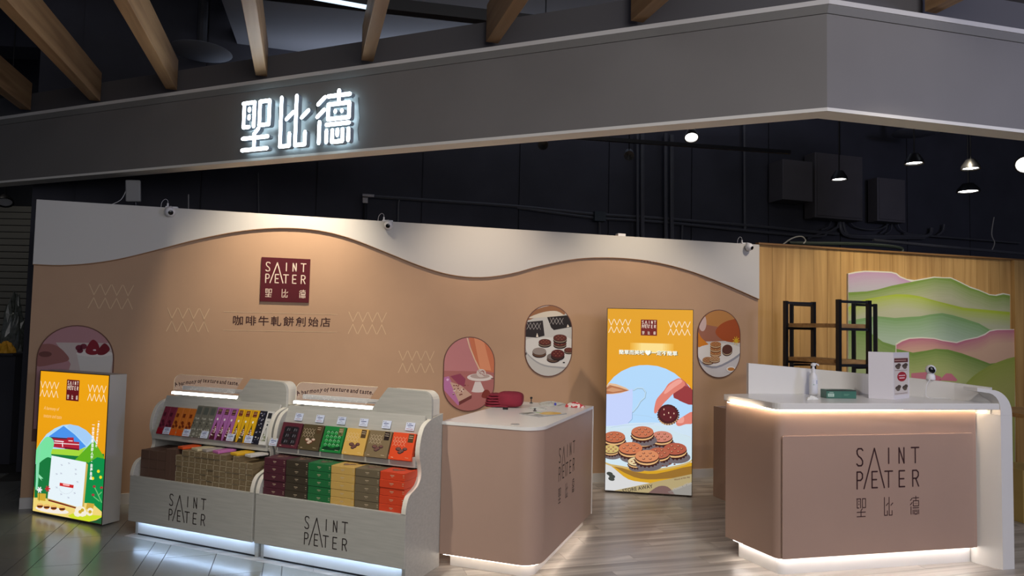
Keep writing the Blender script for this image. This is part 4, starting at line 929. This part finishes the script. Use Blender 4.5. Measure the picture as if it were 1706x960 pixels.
# ================================================================== LIGHTBOXES
def lightbox(name, label, BL, BR, H, depth, draw, frame, txt=None):
    BL = Vector(BL); BR = Vector(BR); d = (BR-BL).normalized(); L = (BR-BL).length
    t = thing(name, label, 'lightbox', BL, math.atan2(d.y, d.x)); n = Vector((d.y, -d.x, 0))
    b = MB(); b.box(0, L, 0, depth, .012, H).build('case', frame, t, bevel=.002)
    fr = MB(); e_ = .006
    fr.box(0, L, -.004, -.0005, H-e_, H); fr.box(0, L, -.004, -.0005, .012, .012+e_); fr.box(0, e_, -.004, -.0005, .012+e_, H-e_); fr.box(L-e_, L, -.004, -.0005, .012+e_, H-e_)
    fr.build('front_frame', mat('thin_dark_frame', S(70,60,46), .4), t)
    for x in (.04, L-.04): MB().lathe([(.012,0),(.012,.0118)], (x, depth/2, 0), 10).build('foot', M['black'], t)
    def tf(px, py): P = on_pl(px, py, BL, n)-BL; return (P.dot(d), P.z)
    A = Art(cl=[(e_, .02), (L-e_, .02), (L-e_, H-e_), (e_, H-e_)], tf=tf)
    draw(A, tf, L, H); A.build('backlit_print', LIT, t, lambda x, y, z: (x, -.001-z, y))
    return t
def quadtext(A, tf, txt, p0, p1, col, bold=.02, hs=1.):   # text between two picture points on the board (baseline)
    a, b = Vector(tf(*p0)), Vector(tf(*p1)); vs, fs, tw, th = textmesh(txt, bold, 0, 1.); k = (b-a).length/tw
    c, s_ = (b-a).normalized(); A.raw([(a.x+x*k*c-y*k*hs*s_, a.y+x*k*s_+y*k*hs*c) for x, y in vs], fs, col)
OR = S(228,158,22)
def d_tall(A, tf, L, H):
    T = A.tf; A.tf = None
    n = 12
    for i in range(n):
        t = i/n; A.poly([(0, H*(1-t)), (L, H*(1-t)), (L, H*(1-t-1/n)), (0, H*(1-t-1/n))], tuple(S(226+8*t, 160-6*t, 34-20*t)))
    A.up()
    wt = S(255,236,205); mark_square(A, *tf(1067.5, 559), .155, S(112,26,22), S(255,236,215))
    for (x0, y0, x1, y1) in ((1014,554,1051,533),(1113,558,1150,537)):
        p, q = tf(x0, y0), tf(x1, y1); lattice(A, p[0], p[1], q[0]-p[0], .13, wt, .0055)
    A.up(); a, b = tf(1050, 590), tf(1122, 575)
    for k in range(6): m_ = .02*k; A.poly([(a[0]+m_, a[1]+.02), (b[0]-m_, a[1]+.02), (b[0]-m_, a[1]+.11), (a[0]+m_, a[1]+.11)], S(236+3*k, 176+9*k, 60+16*k)); A.up(.5)
    a, b = tf(1031, 591), tf(1129, 593); A.text('簡單而美味♥一定不簡單', a[0]+.008, a[1]-.004, .05, S(120,110,70), width=b[0]-a[0]-.004, bold=.03); A.up()
    A.text('簡單而美味♥一定不簡單', a[0], a[1], .05, S(250,252,240), width=b[0]-a[0]-.004, bold=.02); A.up()
    A.tf = T
    X = lambda x, y: (1000+x/5.647, 500+y/5.647); Y = lambda x, y: (1000+x/5.335, 660+y/5.335)
    sky = S(178,216,250)
    circ = [X(46, 830)]+[X(*p) for p in ((80,780),(130,722),(200,670),(290,630),(370,614),(450,612),(540,622),(620,648),(700,690),(760,740),(830,800),(870,860))]+[Y(822, 640), Y(30, 640)]
    A.poly(circ, sky); A.up()
    A.poly([Y(*p) for p in ((30,270),(250,240),(480,235),(822,250),(822,640),(30,640))], S(206,226,242)); A.up()
    # cup
    A.poly([X(46,885),X(120,880),X(270,845),X(305,835),X(305,960),Y(280,200),Y(250,244),Y(150,262),Y(36,268)], S(196,210,250)); A.up()
    A.poly([X(46,885),X(46,815),X(90,782),X(150,790),X(240,825),X(275,850),X(200,875),X(120,886)], S(226,186,150)); A.up(); A.poly([X(46,885),X(46,835),X(90,800),X(180,822),X(270,852),X(180,872),X(100,882)], S(178,112,74)); A.up(); A.poly([X(50,850),X(110,822),X(220,850),X(120,866)], S(206,150,110)); A.up()
    A.line([X(312,850),X(350,830),X(400,832),X(428,870),X(420,920),X(380,955),Y(330,100),Y(290,145)], .014, S(150,180,200)); A.up(); A.line([X(312,848),X(350,826),X(400,828),X(426,866),X(418,916),X(378,951),Y(328,96),Y(290,140)], .007, S(196,222,240)); A.up()
    A.line([Y(285,150),Y(285,205),Y(250,240)], .004, S(130,160,200)); A.line([Y(285,165),Y(420,178),Y(480,200)], .003, S(170,200,224)); A.line([Y(30,290),Y(200,262),Y(480,245)], .003, S(170,196,214)); A.up()
    # fingers
    sk, sk2, sk3 = S(222,126,110), S(186,76,66), S(238,160,146)
    A.poly([X(760,738),X(800,770),X(870,860),X(870,960),Y(822,75),Y(760,60),Y(660,20),X(690,920),X(690,880),X(640,860)], S(176,84,84)); A.up()
    A.poly(smoothpts([X(870,850),X(790,810),X(700,860),X(690,910),X(740,940),Y(700,40),Y(822,78)],3,True), S(150,54,56)); A.up()
    A.poly(smoothpts([X(750,738),X(700,752),X(640,790),X(600,850),X(540,920),Y(490,60),Y(478,140),Y(500,150),Y(560,70),X(640,930),X(690,880),X(800,800)],3,True), sk); A.up(); A.poly(smoothpts([X(740,745),X(650,800),X(600,870),X(620,880),X(700,820),X(770,770)],3,True), sk3); A.up()
    A.poly(smoothpts([Y(822,140),Y(740,180),Y(680,220),Y(675,250),Y(700,268),Y(760,250),Y(822,240)],3,True), sk); A.up(); A.poly(smoothpts([Y(740,185),Y(690,215),Y(690,240),Y(740,235)],3,True), sk3); A.up()
    # held biscuit
    for k in range(26):
        a = k*2*pi/26; A.ell(*Y(605+92*cos(a), 168+84*sin(a)), 1.7, 1.7, S(60,26,26), 6)
    A.ell(*Y(603,176), 17.0, 15.6, S(214,170,120)); A.up(); A.ell(*Y(602,160), 17.2, 16.2, S(70,20,24)); A.up(); A.ell(*Y(604,158), 14, 12.5, S(92,24,32)); A.up()
    for (x, y) in ((566,118),(608,150),(655,155),(568,165),(625,190)): A.ell(*Y(x, y), .9, 1.5, S(240,200,170), 7)
    # plate
    A.poly([Y(30,560),Y(30,840),Y(822,905),Y(822,560)], S(214,214,214)); A.up()
    A.poly(smoothpts([Y(30,570),Y(150,610),Y(400,650),Y(650,640),Y(822,590),Y(822,740),Y(600,790),Y(420,770),Y(250,740),Y(120,640)],3,True), S(212,160,30)); A.up()
    A.poly(smoothpts([Y(100,610),Y(300,672),Y(500,690),Y(822,620),Y(822,700),Y(500,740),Y(300,720)],3,True), S(150,108,40)); A.up()
    A.poly(smoothpts([Y(20,300),Y(200,290),Y(480,262),Y(700,330),Y(822,390),Y(822,570),Y(650,640),Y(420,668),Y(200,640),Y(20,575)],4,True), S(206,176,110)); A.up()
    A.poly(smoothpts([Y(20,300),Y(200,288),Y(480,262),Y(700,330),Y(822,390),Y(822,556),Y(650,622),Y(420,650),Y(200,622),Y(20,560)],4,True), S(206,226,236)); A.up()
    def bis(x, y, r, top=S(196,112,78), rot=0, dk=S(60,26,24)):
        r = r*1.07
        x, y = Y(x, y); r = r/5.335
        A.ell(x+r*.2, y+r*.75, r*1.1, r*.5, S(110,100,104), rot=0); A.up()
        for q in range(18): a = q*2*pi/18; A.ell(x+r*.97*cos(a), y+r*.38+r*.52*sin(a), r*.1, r*.1, dk, 6)
        A.ell(x, y+r*.38, r*.98, r*.52, dk); A.up(); A.ell(x, y+r*.24, r*.98, r*.52, S(226,178,120)); A.up(); A.ell(x, y+r*.1, r, r*.52, dk); A.up(); A.ell(x, y, r*.98, r*.5, top, rot=rot); A.up()
        for q in range(7): a = q*pi/3; z = 0 if q == 6 else .55; A.ell(x+r*z*cos(a), y+r*z*.5*sin(a), r*.13, r*.075, S(110,50,36), 7); A.up(.3); A.ell(x+r*z*cos(a)-.3, y+r*z*.5*sin(a)-.5, r*.08, r*.04, S(226,160,120), 6); A.up(.3)
    bis(385,375,92, S(60,28,28)); bis(545,360,92, S(206,130,110)); bis(375,318,94); bis(125,362,92, S(190,104,70)); bis(95,470,70, S(206,180,110)); bis(270,462,100, S(206,120,80)); bis(665,468,98, S(176,88,66)); bis(320,580,70, S(226,206,160)); bis(520,505,92, S(178,96,70)); bis(415,532,100, S(214,138,94))
    for (x, y) in ((555,620),(620,600),(660,605),(590,622)): A.ell(*Y(x, y), 2, 1.2, S(120,60,40), 7)
    for (x, y) in ((85,690),(105,712),(100,735)): A.ell(*Y(x, y), 5.5, 3.2, S(60,64,60), 12, rot=15); A.up(.3)
    A.poly([Y(120,840),Y(450,770),Y(822,690),Y(822,800),Y(560,870),Y(300,868)], S(178,160,116)); A.up(); A.poly([Y(820,760),Y(820,890),Y(640,882),Y(600,850)], S(150,146,140)); A.poly(smoothpts([Y(440,850),Y(520,800),Y(600,806),Y(660,870),Y(640,885),Y(440,872)],3,True), S(120,92,88)); A.up()
    quadtext(A, tf, 'STORE AWAY', Y(200,858), Y(470,815), S(70,60,50)); quadtext(A, tf, 'Word of the day', Y(660,756), Y(800,728), S(110,80,60)); quadtext(A, tf, 'House of Sea', Y(650,840), Y(815,780), S(180,172,160))
white_case = mat('white_case', S(176,176,172), .4)
lightbox('lightbox', 'tall backlit poster box with biscuits on a plate, standing before the tan wall', (.942,6.865,0), (1.758,6.724,0), 1.79, .10, d_tall, mat('dark_case', S(96,84,66), .4))
def d_low(A, tf, L, H):
    T = A.tf; A.tf = None
    for i in range(10): t = i/10; A.poly([(0, H*(1-t)), (L, H*(1-t)), (L, H*(1-t-.1)), (0, H*(1-t-.1))], S(238-6*t, 164-10*t, 16))
    A.up(); wt = S(255,232,196); a = tf(110, 667); mark_square(A, a[0], a[1], .15, S(96,20,26), S(255,236,215), ht=.165)
    for (x0, y0, x1) in ((67,660,97),(146,667,176)): p, q = tf(x0, y0), tf(x1, y0+3); lattice(A, p[0], p[1], q[0]-p[0], .12, wt, .006)
    A.up(); p = tf(73, 684); A.text('A harmony of', p[0], p[1], .035, S(255,206,140), width=.19, shear=.3); p = tf(73, 694); A.text('texture and taste', p[0], p[1]-.006, .03, S(255,200,130), width=.22, shear=.3); A.up()
    A.tf = T; Y = lambda x, y: (50+x/5.333, 700+y/5.333)
    P = lambda pts, c, sm=0: (A.poly(smoothpts([Y(*p) for p in pts], 4, True) if sm else [Y(*p) for p in pts], c), A.up())
    P([(50,290),(70,240),(100,190),(150,125),(220,75),(290,45),(360,38),(430,55),(500,90),(560,150),(590,200),(600,420),(50,420)], S(176,220,250))
    P([(170,145),(300,52),(400,130),(500,235),(440,265),(200,230)], S(74,146,236)); P([(350,38),(430,52),(500,90),(560,160),(505,225),(440,160),(330,60)], S(166,206,246))
    P([(190,255),(440,262),(505,240),(430,330),(400,356),(180,320)], S(166,216,60)); P([(170,300),(420,320),(660,300),(660,840),(40,720),(40,400)], S(24,120,60))
    P([(400,356),(520,230),(570,180),(660,330),(660,420),(520,380)], S(96,176,30)); P([(520,380),(600,330),(665,345),(660,800),(480,780)], S(10,140,70))
    P([(175,152),(330,160),(335,155),(390,155),(392,192),(440,196),(440,270),(210,240),(215,180)], S(176,34,52)); P([(215,200),(440,215),(438,222),(215,208)], S(240,220,220)); P([(175,150),(335,162),(330,172),(180,160)], S(60,40,60)); P([(310,240),(438,256),(438,270),(310,256)], S(110,20,44))
    A.line([Y(222,185),Y(300,192)], .008, S(246,236,240)); A.line([Y(345,184),Y(380,186)], .007, S(246,220,226)); A.line([Y(290,205),Y(292,235)], .01, S(246,236,240)); A.up()
    P([(60,260),(100,200),(150,150),(200,165),(215,220),(190,290),(200,340),(160,330),(110,360),(60,400),(50,330)], S(120,226,160), 1); P([(70,330),(100,200),(90,330),(70,620),(50,620)], S(130,220,170))
    P([(80,480),(120,520),(100,520),(110,540),(80,510)], S(150,230,180)); A.line([Y(62,400),Y(60,560),Y(56,610)], .012, S(150,226,190)); A.up()
    P([(25,690),(90,690),(180,700),(560,745),(640,815),(640,870),(500,915),(20,835)], S(240,214,120)); P([(380,830),(640,850),(640,862),(500,915),(400,890),(340,850)], S(206,222,40)); P([(490,910),(590,890),(640,862),(640,950),(480,930)], S(30,90,50))
    P([(70,650),(145,655),(140,720),(70,710)], S(206,170,50)); P([(510,735),(575,745),(560,800),(500,790)], S(206,166,60))
    # framed white box cover with little line icons round a red band
    P([(195,320),(500,378),(518,395),(480,800),(165,712),(160,690)], S(206,176,90)); P([(195,315),(502,375),(465,785),(160,695)], S(232,244,250)); P([(165,705),(300,742),(440,785),(438,795),(165,718)], S(120,36,30))
    for (x, y) in ((285,400),(350,385),(410,440),(240,480),(425,550),(240,600),(400,650),(280,660),(345,690),(280,475),(410,480)): A.line([Y(x-8, y-6), Y(x+8, y+4)], .004, S(170,176,196)); A.line([Y(x-6, y+8), Y(x+6, y-8)], .003, S(190,190,206))
    for k in range(14): a = pi*k/14; A.ell(*Y(325+62*cos(a), 600+55*sin(a)), .5, .5, S(170,170,190), 6)
    A.up(); P([(268,556),(392,578),(388,606),(266,584)], S(206,40,40)); A.line([Y(300,572), Y(350,580)], .014, S(250,180,176)); A.up()
    for (x, y) in ((88,620),(160,610)):
        for k in range(6): a = k*pi/3; A.line([Y(x, y), Y(x+20*cos(a), y+24*sin(a))], .012, S(246,240,244) if x < 100 else S(190,40,50))
        A.line([Y(x, y+20), Y(x-4, y+100)], .005, S(70,90,30))
    A.up()
    A.ell(*Y(200,800), 28, 5, S(246,236,226), rot=8); A.up()
    for i, x in enumerate((92,152,215,290)): x0, y0 = Y(x, 762+i*8); A.ell(x0, y0, 5.2, 4.2, S(206,140,60)); A.up(); A.ell(x0, y0+1, 5.2, 1.6, S(80,30,20)); A.up(); A.ell(x0, y0-2.5, 4.5, 1.8, S(240,190,110)); A.up()
    for (x, y, r) in ((450,800,9),(470,825,8),(430,830,7),(540,800,5),(535,830,5)): A.ell(*Y(x, y), r, r*.8, S(244,236,214), 8)
    A.up()
    for (x, y, r) in ((450,815,3),(470,800,3),(538,815,3)): A.ell(*Y(x, y), r, r, S(206,170,40), 8)
    for (x, y) in ((612,455),(632,508),(562,518)): A.ell(*Y(x, y), 2.4, 2.8, S(240,220,40), 8)
    A.line([Y(640,730),Y(600,640),Y(580,600)], .01, S(110,190,120)); A.line([Y(610,670),Y(640,640)], .008, S(110,190,120)); A.line([Y(620,720),Y(570,680)], .008, S(110,190,120)); A.up()
    for (x, y) in ((575,590),(565,665),(640,600)): A.ell(*Y(x, y), 2.5, 2.2, S(170,50,60), 8)
    A.tf = None
    for txt, (x0, y0), (x1, y1) in (('一盒手作嚴選的真滋味', (165.5,702), (161,748)), ('一支在地製造的人氣・自產良品', (156.5,708), (152,803))):
        a, b = Vector(tf(x0, y0)), Vector(tf(x1, y1)); n = len(txt)
        for i, ch in enumerate(txt):
            p = a.lerp(b, i/n); vs, fs, tw, th = textmesh(ch, .03); k = (b-a).length/n*.95; A.raw([(p.x+(v[0]-tw/2)*k, p.y+(v[1]-th/2)*k) for v in vs], fs, S(250,252,250))
lightbox('lightbox', 'low backlit poster box with railcar and gift box picture, left of the display shelves', (-3.835,5.72,0), (-3.079,5.392,0), 1.15, .145, d_low, white_case)

# ================================================================== BACK OF THE CASH COUNTER: cabinet, racks
cab = thing('storage_cabinet', 'low brown open-topped cabinet behind the cash counter beside the tall lightbox', 'cabinet', (1.98, 6.80, 0), -R_(72))
MB().box(0, .9, .0, .02, 0, .86).build('front_panel', M['panel'], cab)
MB().box(0, .02, .0205, .5, 0, .86).build('side_panel', M['panel'], cab); MB().box(.88, .9, .0205, .5, 0, .86).build('side_panel', M['panel'], cab)
MB().box(.0205, .8795, .48, .5, 0, .86).build('back_panel', M['panel'], cab); MB().box(.0205, .8795, .0205, .4795, .6, .62).build('dark_inside_sheet', M['black'], cab)  # black sheet colours in the darkness inside the open top
def rack(label, pts, H, zs, r=.018):
    """pts: four posts (front left, front right, back right, back left)"""
    c = sum((Vector(p) for p in pts), Vector())/4; c.z = 0; t = thing('shelf_rack', label, 'rack', c)
    q = [Vector((p.x-c.x, p.y-c.y, 0)) for p in pts]; ax = (q[1]-q[0]).normalized(); ay = Vector((-ax.y, ax.x, 0))
    for p in q: MB().obox(p+Vector((0, 0, H/2)), ax, ay, (0, 0, 1), r, r, H/2).build('post', M['black'], t)
    for a, b in ((0, 3), (1, 2)):
        for z in [H-r]+[z-.03 for z in zs]:
            d = (q[b]-q[a]); L = d.length; d.normalize(); MB().obox((q[a]+q[b])/2+Vector((0, 0, z)), d, (-d.y, d.x, 0), (0, 0, 1), L/2-r, r*.7, .012).build('crossbar', M['black'], t)
    for z in zs:
        pp = [(v.x*.93, v.y*.93) for v in q]; MB().prism(pp, z-.017, z+.02, 'z').build('shelf', M['shelf'], t)
ZR = 1.95
f = [on_z(1309, 498, ZR), on_z(1397, 493.5, ZR)]
print('RACK', [tuple(round(v, 2) for v in on_z(x, y, ZR)) for x, y in ((1309,498),(1397,493.5),(1355,500),(1447,495),(1319,502),(1422,502),(1458,502))])
def by_depth(px, y): d = ray(px, 480); k = (y)/d.y; return Vector((d.x*k, y, 0))
rack('black metal rack with two wooden shelves behind the cash counter', [by_depth(1309, 6.9), by_depth(1397, 6.35), by_depth(1447, 6.45), by_depth(1355, 7.0)], 1.90, [.55, 1.00, 1.33, 1.66])
rack('second black metal rack partly hidden behind the first, in front of the mural', [by_depth(1319, 7.35), by_depth(1422, 7.0), by_depth(1458, 7.15), by_depth(1356, 7.5)], 1.90, [.5, .95, 1.28])

# ================================================================== REAR WALL SERVICES
def onr(px, py, off=-1.46): return on_wall(px, py, off)
def pipe(name, pts, r, label, cat='pipe', mt=None, off=-1.46, sm=True, group=None):
    P = [tuple(onr(x, y, off)) for x, y in pts]; P = smoothpts(P, 4) if sm and len(P) > 2 else P
    o = MB().tube(P, r, 7).build(name, mt or M['conduit'], smooth=True); return tag(o, label, cat, group)
pipe('conduit', [(612,327),(700,333),(860,344),(990,357),(1100,364),(1260,377),(1330,384),(1397,390)], .022, 'upper of two long dark conduits running along the black rear wall')
pipe('conduit', [(861,346),(990,363),(1100,370),(1260,386),(1362,394),(1378,388),(1396,378)], .020, 'lower long dark conduit running along the black rear wall to the right')
for x, w_, nm in ((1062,.018,'left'),(1070,.028,'middle'),(1109,.026,'right')): pipe('conduit', [(x,222),(x+.5,402)], w_, nm+' one of three thick vertical conduits on the black wall above the tall lightbox', sm=False, off=-1.40)
pipe('conduit', [(1119,225),(1119.5,402)], .03, 'thick vertical conduit just left of the bright ceiling lamp', sm=False, off=-1.40)
pipe('conduit', [(1240,205),(1241,385)], .02, 'thin vertical conduit above the right end of the white wall top', sm=False)
pipe('conduit', [(999,366),(999,400)], .018, 'short conduit dropping from the small dark junction box', sm=False)
pipe('conduit', [(1137,372),(1136,400)], .015, 'short thin conduit drop left of the right wall camera', sm=False)
pipe('conduit', [(430,288),(431,360)], .008, 'thin vertical cable line on the rear wall above the wave crest', 'cable', sm=False)
pipe('conduit', [(668,332),(664,338),(663,380)], .012, 'thin conduit dropping right of the silver elbow', sm=True)
def rbox(x0, y0, x1, y1, d, name, mt, label, cat, off=-1.47, bev=.006, extra=None):
    a, b = on_wall(x0, y1, off+d), on_wall(x1, y0, off+d); L = (b.xy-a.xy).length
    t = thing(name, label, cat, (a.x, a.y, a.z), pi/2-WA); H = b.z-a.z
    MB().box(0, L, 0, d, 0, H).build('housing', mt, t, bevel=bev)
    if extra: MB().box(.03, L-.03, -.012, -.0005, .03, H-.03).build('door', mt, t, bevel=.004)
    return t
gb_ = mat('dim_box_paint', S(92,88,90), .5, var=.06, scale=4)
rbox(991,353,1010,368,.08,'junction_box', mat('teal_box', S(52,60,64), .5), 'small dark junction box on the two long conduits', 'junction box')
rbox(1358,262,1437,362,.22,'electrical_cabinet', gb_, 'large dark electrical cabinet on the rear wall right of centre', 'electrical cabinet', extra=1)
rbox(1304,270,1354,332,.30,'duct_box', gb_, 'dark duct box left of the large electrical cabinet', 'duct')
rbox(1462,300,1508,368,.18,'electrical_cabinet', gb_, 'smaller dark electrical cabinet right of the large one', 'electrical cabinet', extra=1)
cb = [((1400,364),(1402,385),(1420,393),(1500,394),(1545,393),(1552,380)), ((1404,364),(1410,388),(1430,396),(1540,397)), ((1412,364),(1425,378),(1450,383),(1470,380),(1484,370)), ((1398,366),(1392,382),(1370,388),(1345,398)), ((1386,364),(1380,378),(1368,383)), ((1478,370),(1476,382),(1466,389)), ((1486,370),(1484,384),(1474,391)), ((1494,370),(1500,382),(1512,389)), ((1573,374),(1570,386),(1560,393)), ((1505,390),(1600,397),(1700,405))]
nm = ['thickest bent conduit leaving the large cabinet and running right', 'second bent conduit beneath the large cabinet', 'sagging cable between the two electrical cabinets', 'cable bending left from the large cabinet', 'short curled cable under the large cabinet at left', 'left short cable under the smaller cabinet', 'middle short cable under the smaller cabinet', 'right short cable under the smaller cabinet', 'short hooked conduit end at the far right of the rear wall', 'long straight conduit at the far right of the rear wall']
for i, (p, n_) in enumerate(zip(cb, nm)): pipe('conduit' if i in (0, 1, 8, 9) else 'cable', p, (.028, .022, .012, .014, .012, .011, .011, .011, .018, .016)[i], n_, 'pipe' if i in (0, 1, 8, 9) else 'cable')
pipe('conduit', [(1314,405),(1438,407),(1499,413),(1500,423)], .022, 'dark green pipe lying along the top of the wood planking', mt=mat('green_pipe', S(48,56,48), .5), off=-.25)
pipe('conduit', [(1455,400),(1560,410),(1706,423)], .02, 'pair-like dark pipe sloping down above the mural', off=-.5)
pipe('cable', [(1300,411),(1318,398),(1335,394),(1342,401),(1338,406)], .008, 'loose grey cable loop on top of the wood planking', 'cable', mat('grey_cable', S(150,146,136), .5), off=-.1)
pipe('cable', [(1656,362),(1652,390),(1657,405),(1651,420)], .007, 'thin pale cable hanging above the right end of the mural', 'cable', MATS['grey_cable'], off=-.5)
# silver elbow with black drop cable on the left
P = onr(606, 326, -1.40); t = thing('conduit_elbow', 'silver conduit elbow with black drop cable above the middle wall camera', 'conduit fitting', P, pi/2-WA)
MB().box(-.02, .12, -.03, .03, -.02, .02).build('elbow_body', M['chrome'], t, bevel=.006); MB().box(-.015, .05, -.02, .02, -.09, -.0205).build('coupling', M['chrome'], t, bevel=.004)
MB().tube([(.018, 0, -.091), (.018, 0, -.35)], .024, 8).build('drop_cable', M['black'], t)
# flood light behind the wall at left
P = on_wall(221, 340, -.35); t = thing('flood_light', 'grey tilted flood light panel standing behind the wall top at left', 'lamp', P, pi/2-WA)
hd = MB(); hd.obox((0, 0, .12), (1, 0, .06), (0, 1, 0), (-.06, 0, 1), .062, .02, .10); hd.build('lamp_head', mat('flood_grey', S(140,140,138), .5), t, bevel=.01)
MB().tube([(.02, .01, .02), (.03, .01, -.10), (.03, .01, -.16)], .012, 6).build('bracket', M['black'], t); MB().tube(smoothpts([(-.06, 0, .12), (-.10, .0, .03), (-.2, 0, -.04), (-.22, 0, -.12)], 4), .003, 5).build('cable', M['wplast'], t)
pipe('antenna_rod', [(314,324),(314,352)], .008, 'thin short upright rod behind the wall top right of the left camera', 'rod', off=-.3, sm=False)
# ================================================================== CEILING LAMPS
def downlight(px, py, z, r, label, aim=(0, 0, -1), P=None, lens='lamp'):
    P = P or on_z(px, py, z); t = thing('downlight', label, 'lamp', P); ax = Vector(aim).normalized()
    MB().lathe([(r*.5, .10), (r, .03), (r*1.05, 0), (r*.9, .002), (r*.85, .02)][::-1], -ax*.0, 18, axis=-ax).build('housing', M['black'], t, smooth=True)
    MB().lathe([(.001, 0), (r*.84, .001), (r*.84, .004)], -ax*.012, 18, axis=-ax).build('lens', M[lens], t)
    MB().tube([(0, 0, .09), (0, 0, 5.55-P.z)], .007, 6).build('hanging_rod', M['black'], t)
    return t
downlight(1152, 230, 3.3, .062, 'brightest ceiling lamp, glowing above the tall lightbox', (-.1, -.5, -.85))
downlight(1398, 300, 3.3, .085, 'hanging lamp in front of the large electrical cabinet')
downlight(1523, 273, 3.3, .085, 'hanging lamp right of the large cabinet, below the round ceiling disc')
downlight(1617, 282, 3.3, .085, 'upper one of the two stacked lamps at the far right')
downlight(1613, 320, 3.3, .12, 'lower and brighter one of the two stacked lamps at the far right')
downlight(1708, 275, 3.3, .09, 'bright lamp cut by the right edge of the picture', (-.5, -.5, -.4))
for (px, py, nm) in ((1048, 258, 'unlit black track spotlight left of the brightest lamp'), (905, 240, 'small unlit black spotlight just under the grey bulkhead')):
    P = on_z(px, py, 3.3); t = thing('track_spotlight', nm, 'lamp', P); MB().lathe([(.03, .1), (.045, .06), (.05, -.03), (.04, -.03), (.01, -.01)], (0, 0, 0), 14, axis=(.1, .8, .5)).build('housing', M['black'], t, smooth=True)
    MB().tube([(0, 0, .04), (0, 0, 5.55-P.z)], .006, 6).build('hanging_rod', M['black'], t)
tr = MB().box(-.6, 2.6, -.02, .02, 0, .035).build('lighting_track', M['black']); tr.location = on_z(905, 228, 3.42); tr.rotation_euler = (0, 0, R_(10)); tag(tr, 'thin black lighting track just behind the bulkhead lower edge', 'track')
for (px, py, nm) in ((335, 88, 'round grey ceiling disc seen left above the bulkhead'), (1527, 222, 'round grey ceiling disc seen at right under the bulkhead')):
    P = on_z(px, py, 4.4); t = thing('ceiling_diffuser', nm, 'air diffuser', P)
    MB().lathe([(.05, .03), (.30, .02), (.31, .01), (.28, 0), (.05, -.005)], (0, 0, 0), 28).build('disc', mat('diffuser_grey', S(120,124,134), .6), t, smooth=True); MB().tube([(0, 0, .03), (0, 0, .55)], .05, 10).build('duct_neck', M['dark'], t)
a, b = on_z(560, 0, 4.3), on_z(893, 38, 4.3)
o = MB(); d = (b-a).normalized(); o.obox((a+b)/2-d*.8, d, (-d.y, d.x, 0), (0, 0, 1), (b-a).length/2+.8, .05, .05); o = o.build('cable_tray', M['black']); tag(o, 'dark hanging cable tray crossing behind the ceiling beams', 'cable tray')
a2, b2 = on_z(500, -8, 4.1), on_z(622, 14, 4.1); o = MB().tube([a2, b2], .018, 8).build('tube_light', mat('dim_tube', (1,1,1,1), .4, emit=1.3, ecol=(.6,.8,1,1))); tag(o, 'thin cool white tube light at the top of the picture beside the tray', 'lamp')
sf = MB().box(-1.2, 7, 4.6, 10.0, 4.7, 4.9).build('ceiling_panel', mat('soffit_grey', S(104,104,108), .8, var=.05, scale=1), ceil); sf.rotation_euler = (0, 0, R_(14))
# ================================================================== DARK CORNER BEYOND THE LEFT END
sh = thing('roller_shutter', 'dark slatted roller shutter far behind the left end of the printed wall', 'shutter', (-8.6, 9.6, 0), 0)
sl = None
for k in range(24):
    if sl is None: sl = MB().box(0, 3.4, 0, .03, 0, .085).build('slat', mat('shutter_metal', S(120,118,112), .45, .2), sh, bevel=.01); o = sl
    else: o = sl.copy(); COL.objects.link(o); o.parent = sh
    o.location = (0, 0, .9+k*.092)
tb = thing('display_table', 'dark covered table at the left picture edge behind the low lightbox', 'table', (-6.0, 7.8, 0)); MB().box(-.7, .7, -.35, .35, 1.16, 1.18).build('tabletop', M['darkb'], tb); MB().box(-.68, .68, -.28, .28, 0, 1.159).build('cloth_cover', M['darkb'], tb)
crumple('wrapped_bundle', (-5.66, 7.95, 1.1805), .12, .11, .55, mat('dark_film', S(92,96,90), .25, var=.3, scale=30), 21, 'shiny dark wrapped bundle on the dark table at the left picture edge', 'bundle', 0, amp=.3)
crumple('folded_fabric', (-5.49, 7.6, 1.1805), .09, .08, .11, mat('yellow_fabric', S(240,176,50), .6), 23, 'small bright yellow fabric heap at the left picture edge', 'fabric', 0, amp=.25)
downlight(8, 338, 2.95, .09, 'unlit lamp with pale reflector at the left picture edge under the bulkhead', (.3, -.4, -.8), lens='wplast')
# ================================================================== FAR RIGHT
tbr = thing('wooden_table', 'pale wooden table edge showing beyond the white end of the cash counter', 'table', (4.42, 5.85, 0), R_(10))
MB().box(0, 1.4, 0, .7, .90, .935).build('tabletop', M['shelf'], tbr); MB().box(0, 1.4, .01, .035, .86, .899).build('apron', M['shelf'], tbr)
for x, y in ((.02, .05), (1.32, .05), (.02, .6), (1.32, .6)): MB().box(x, x+.05, y, y+.05, 0, .859).build('leg', M['shelf'], tbr)
cbx = MB().box(0, .5, 0, .35, 0, .45).build('cardboard_box', mat('yellow_card', S(170,146,84), .7, var=.05, scale=6), bevel=.003); cbx.location = (4.42, 6.05, 0.0005); cbx.rotation_euler = (0, 0, R_(10)); tag(cbx, 'yellowish cardboard box on the floor under the wooden table at right', 'box')
A = Art(); A.line(smoothpts([(.04,.28),(.1,.34),(.2,.3),(.24,.22),(.14,.18),(.06,.2)],4), .006, INK); A.line([(.04,.12),(.22,.12)], .01, INK); A.build('print', PR, cbx, lambda a, b, z: (a, -.0006-z, b))
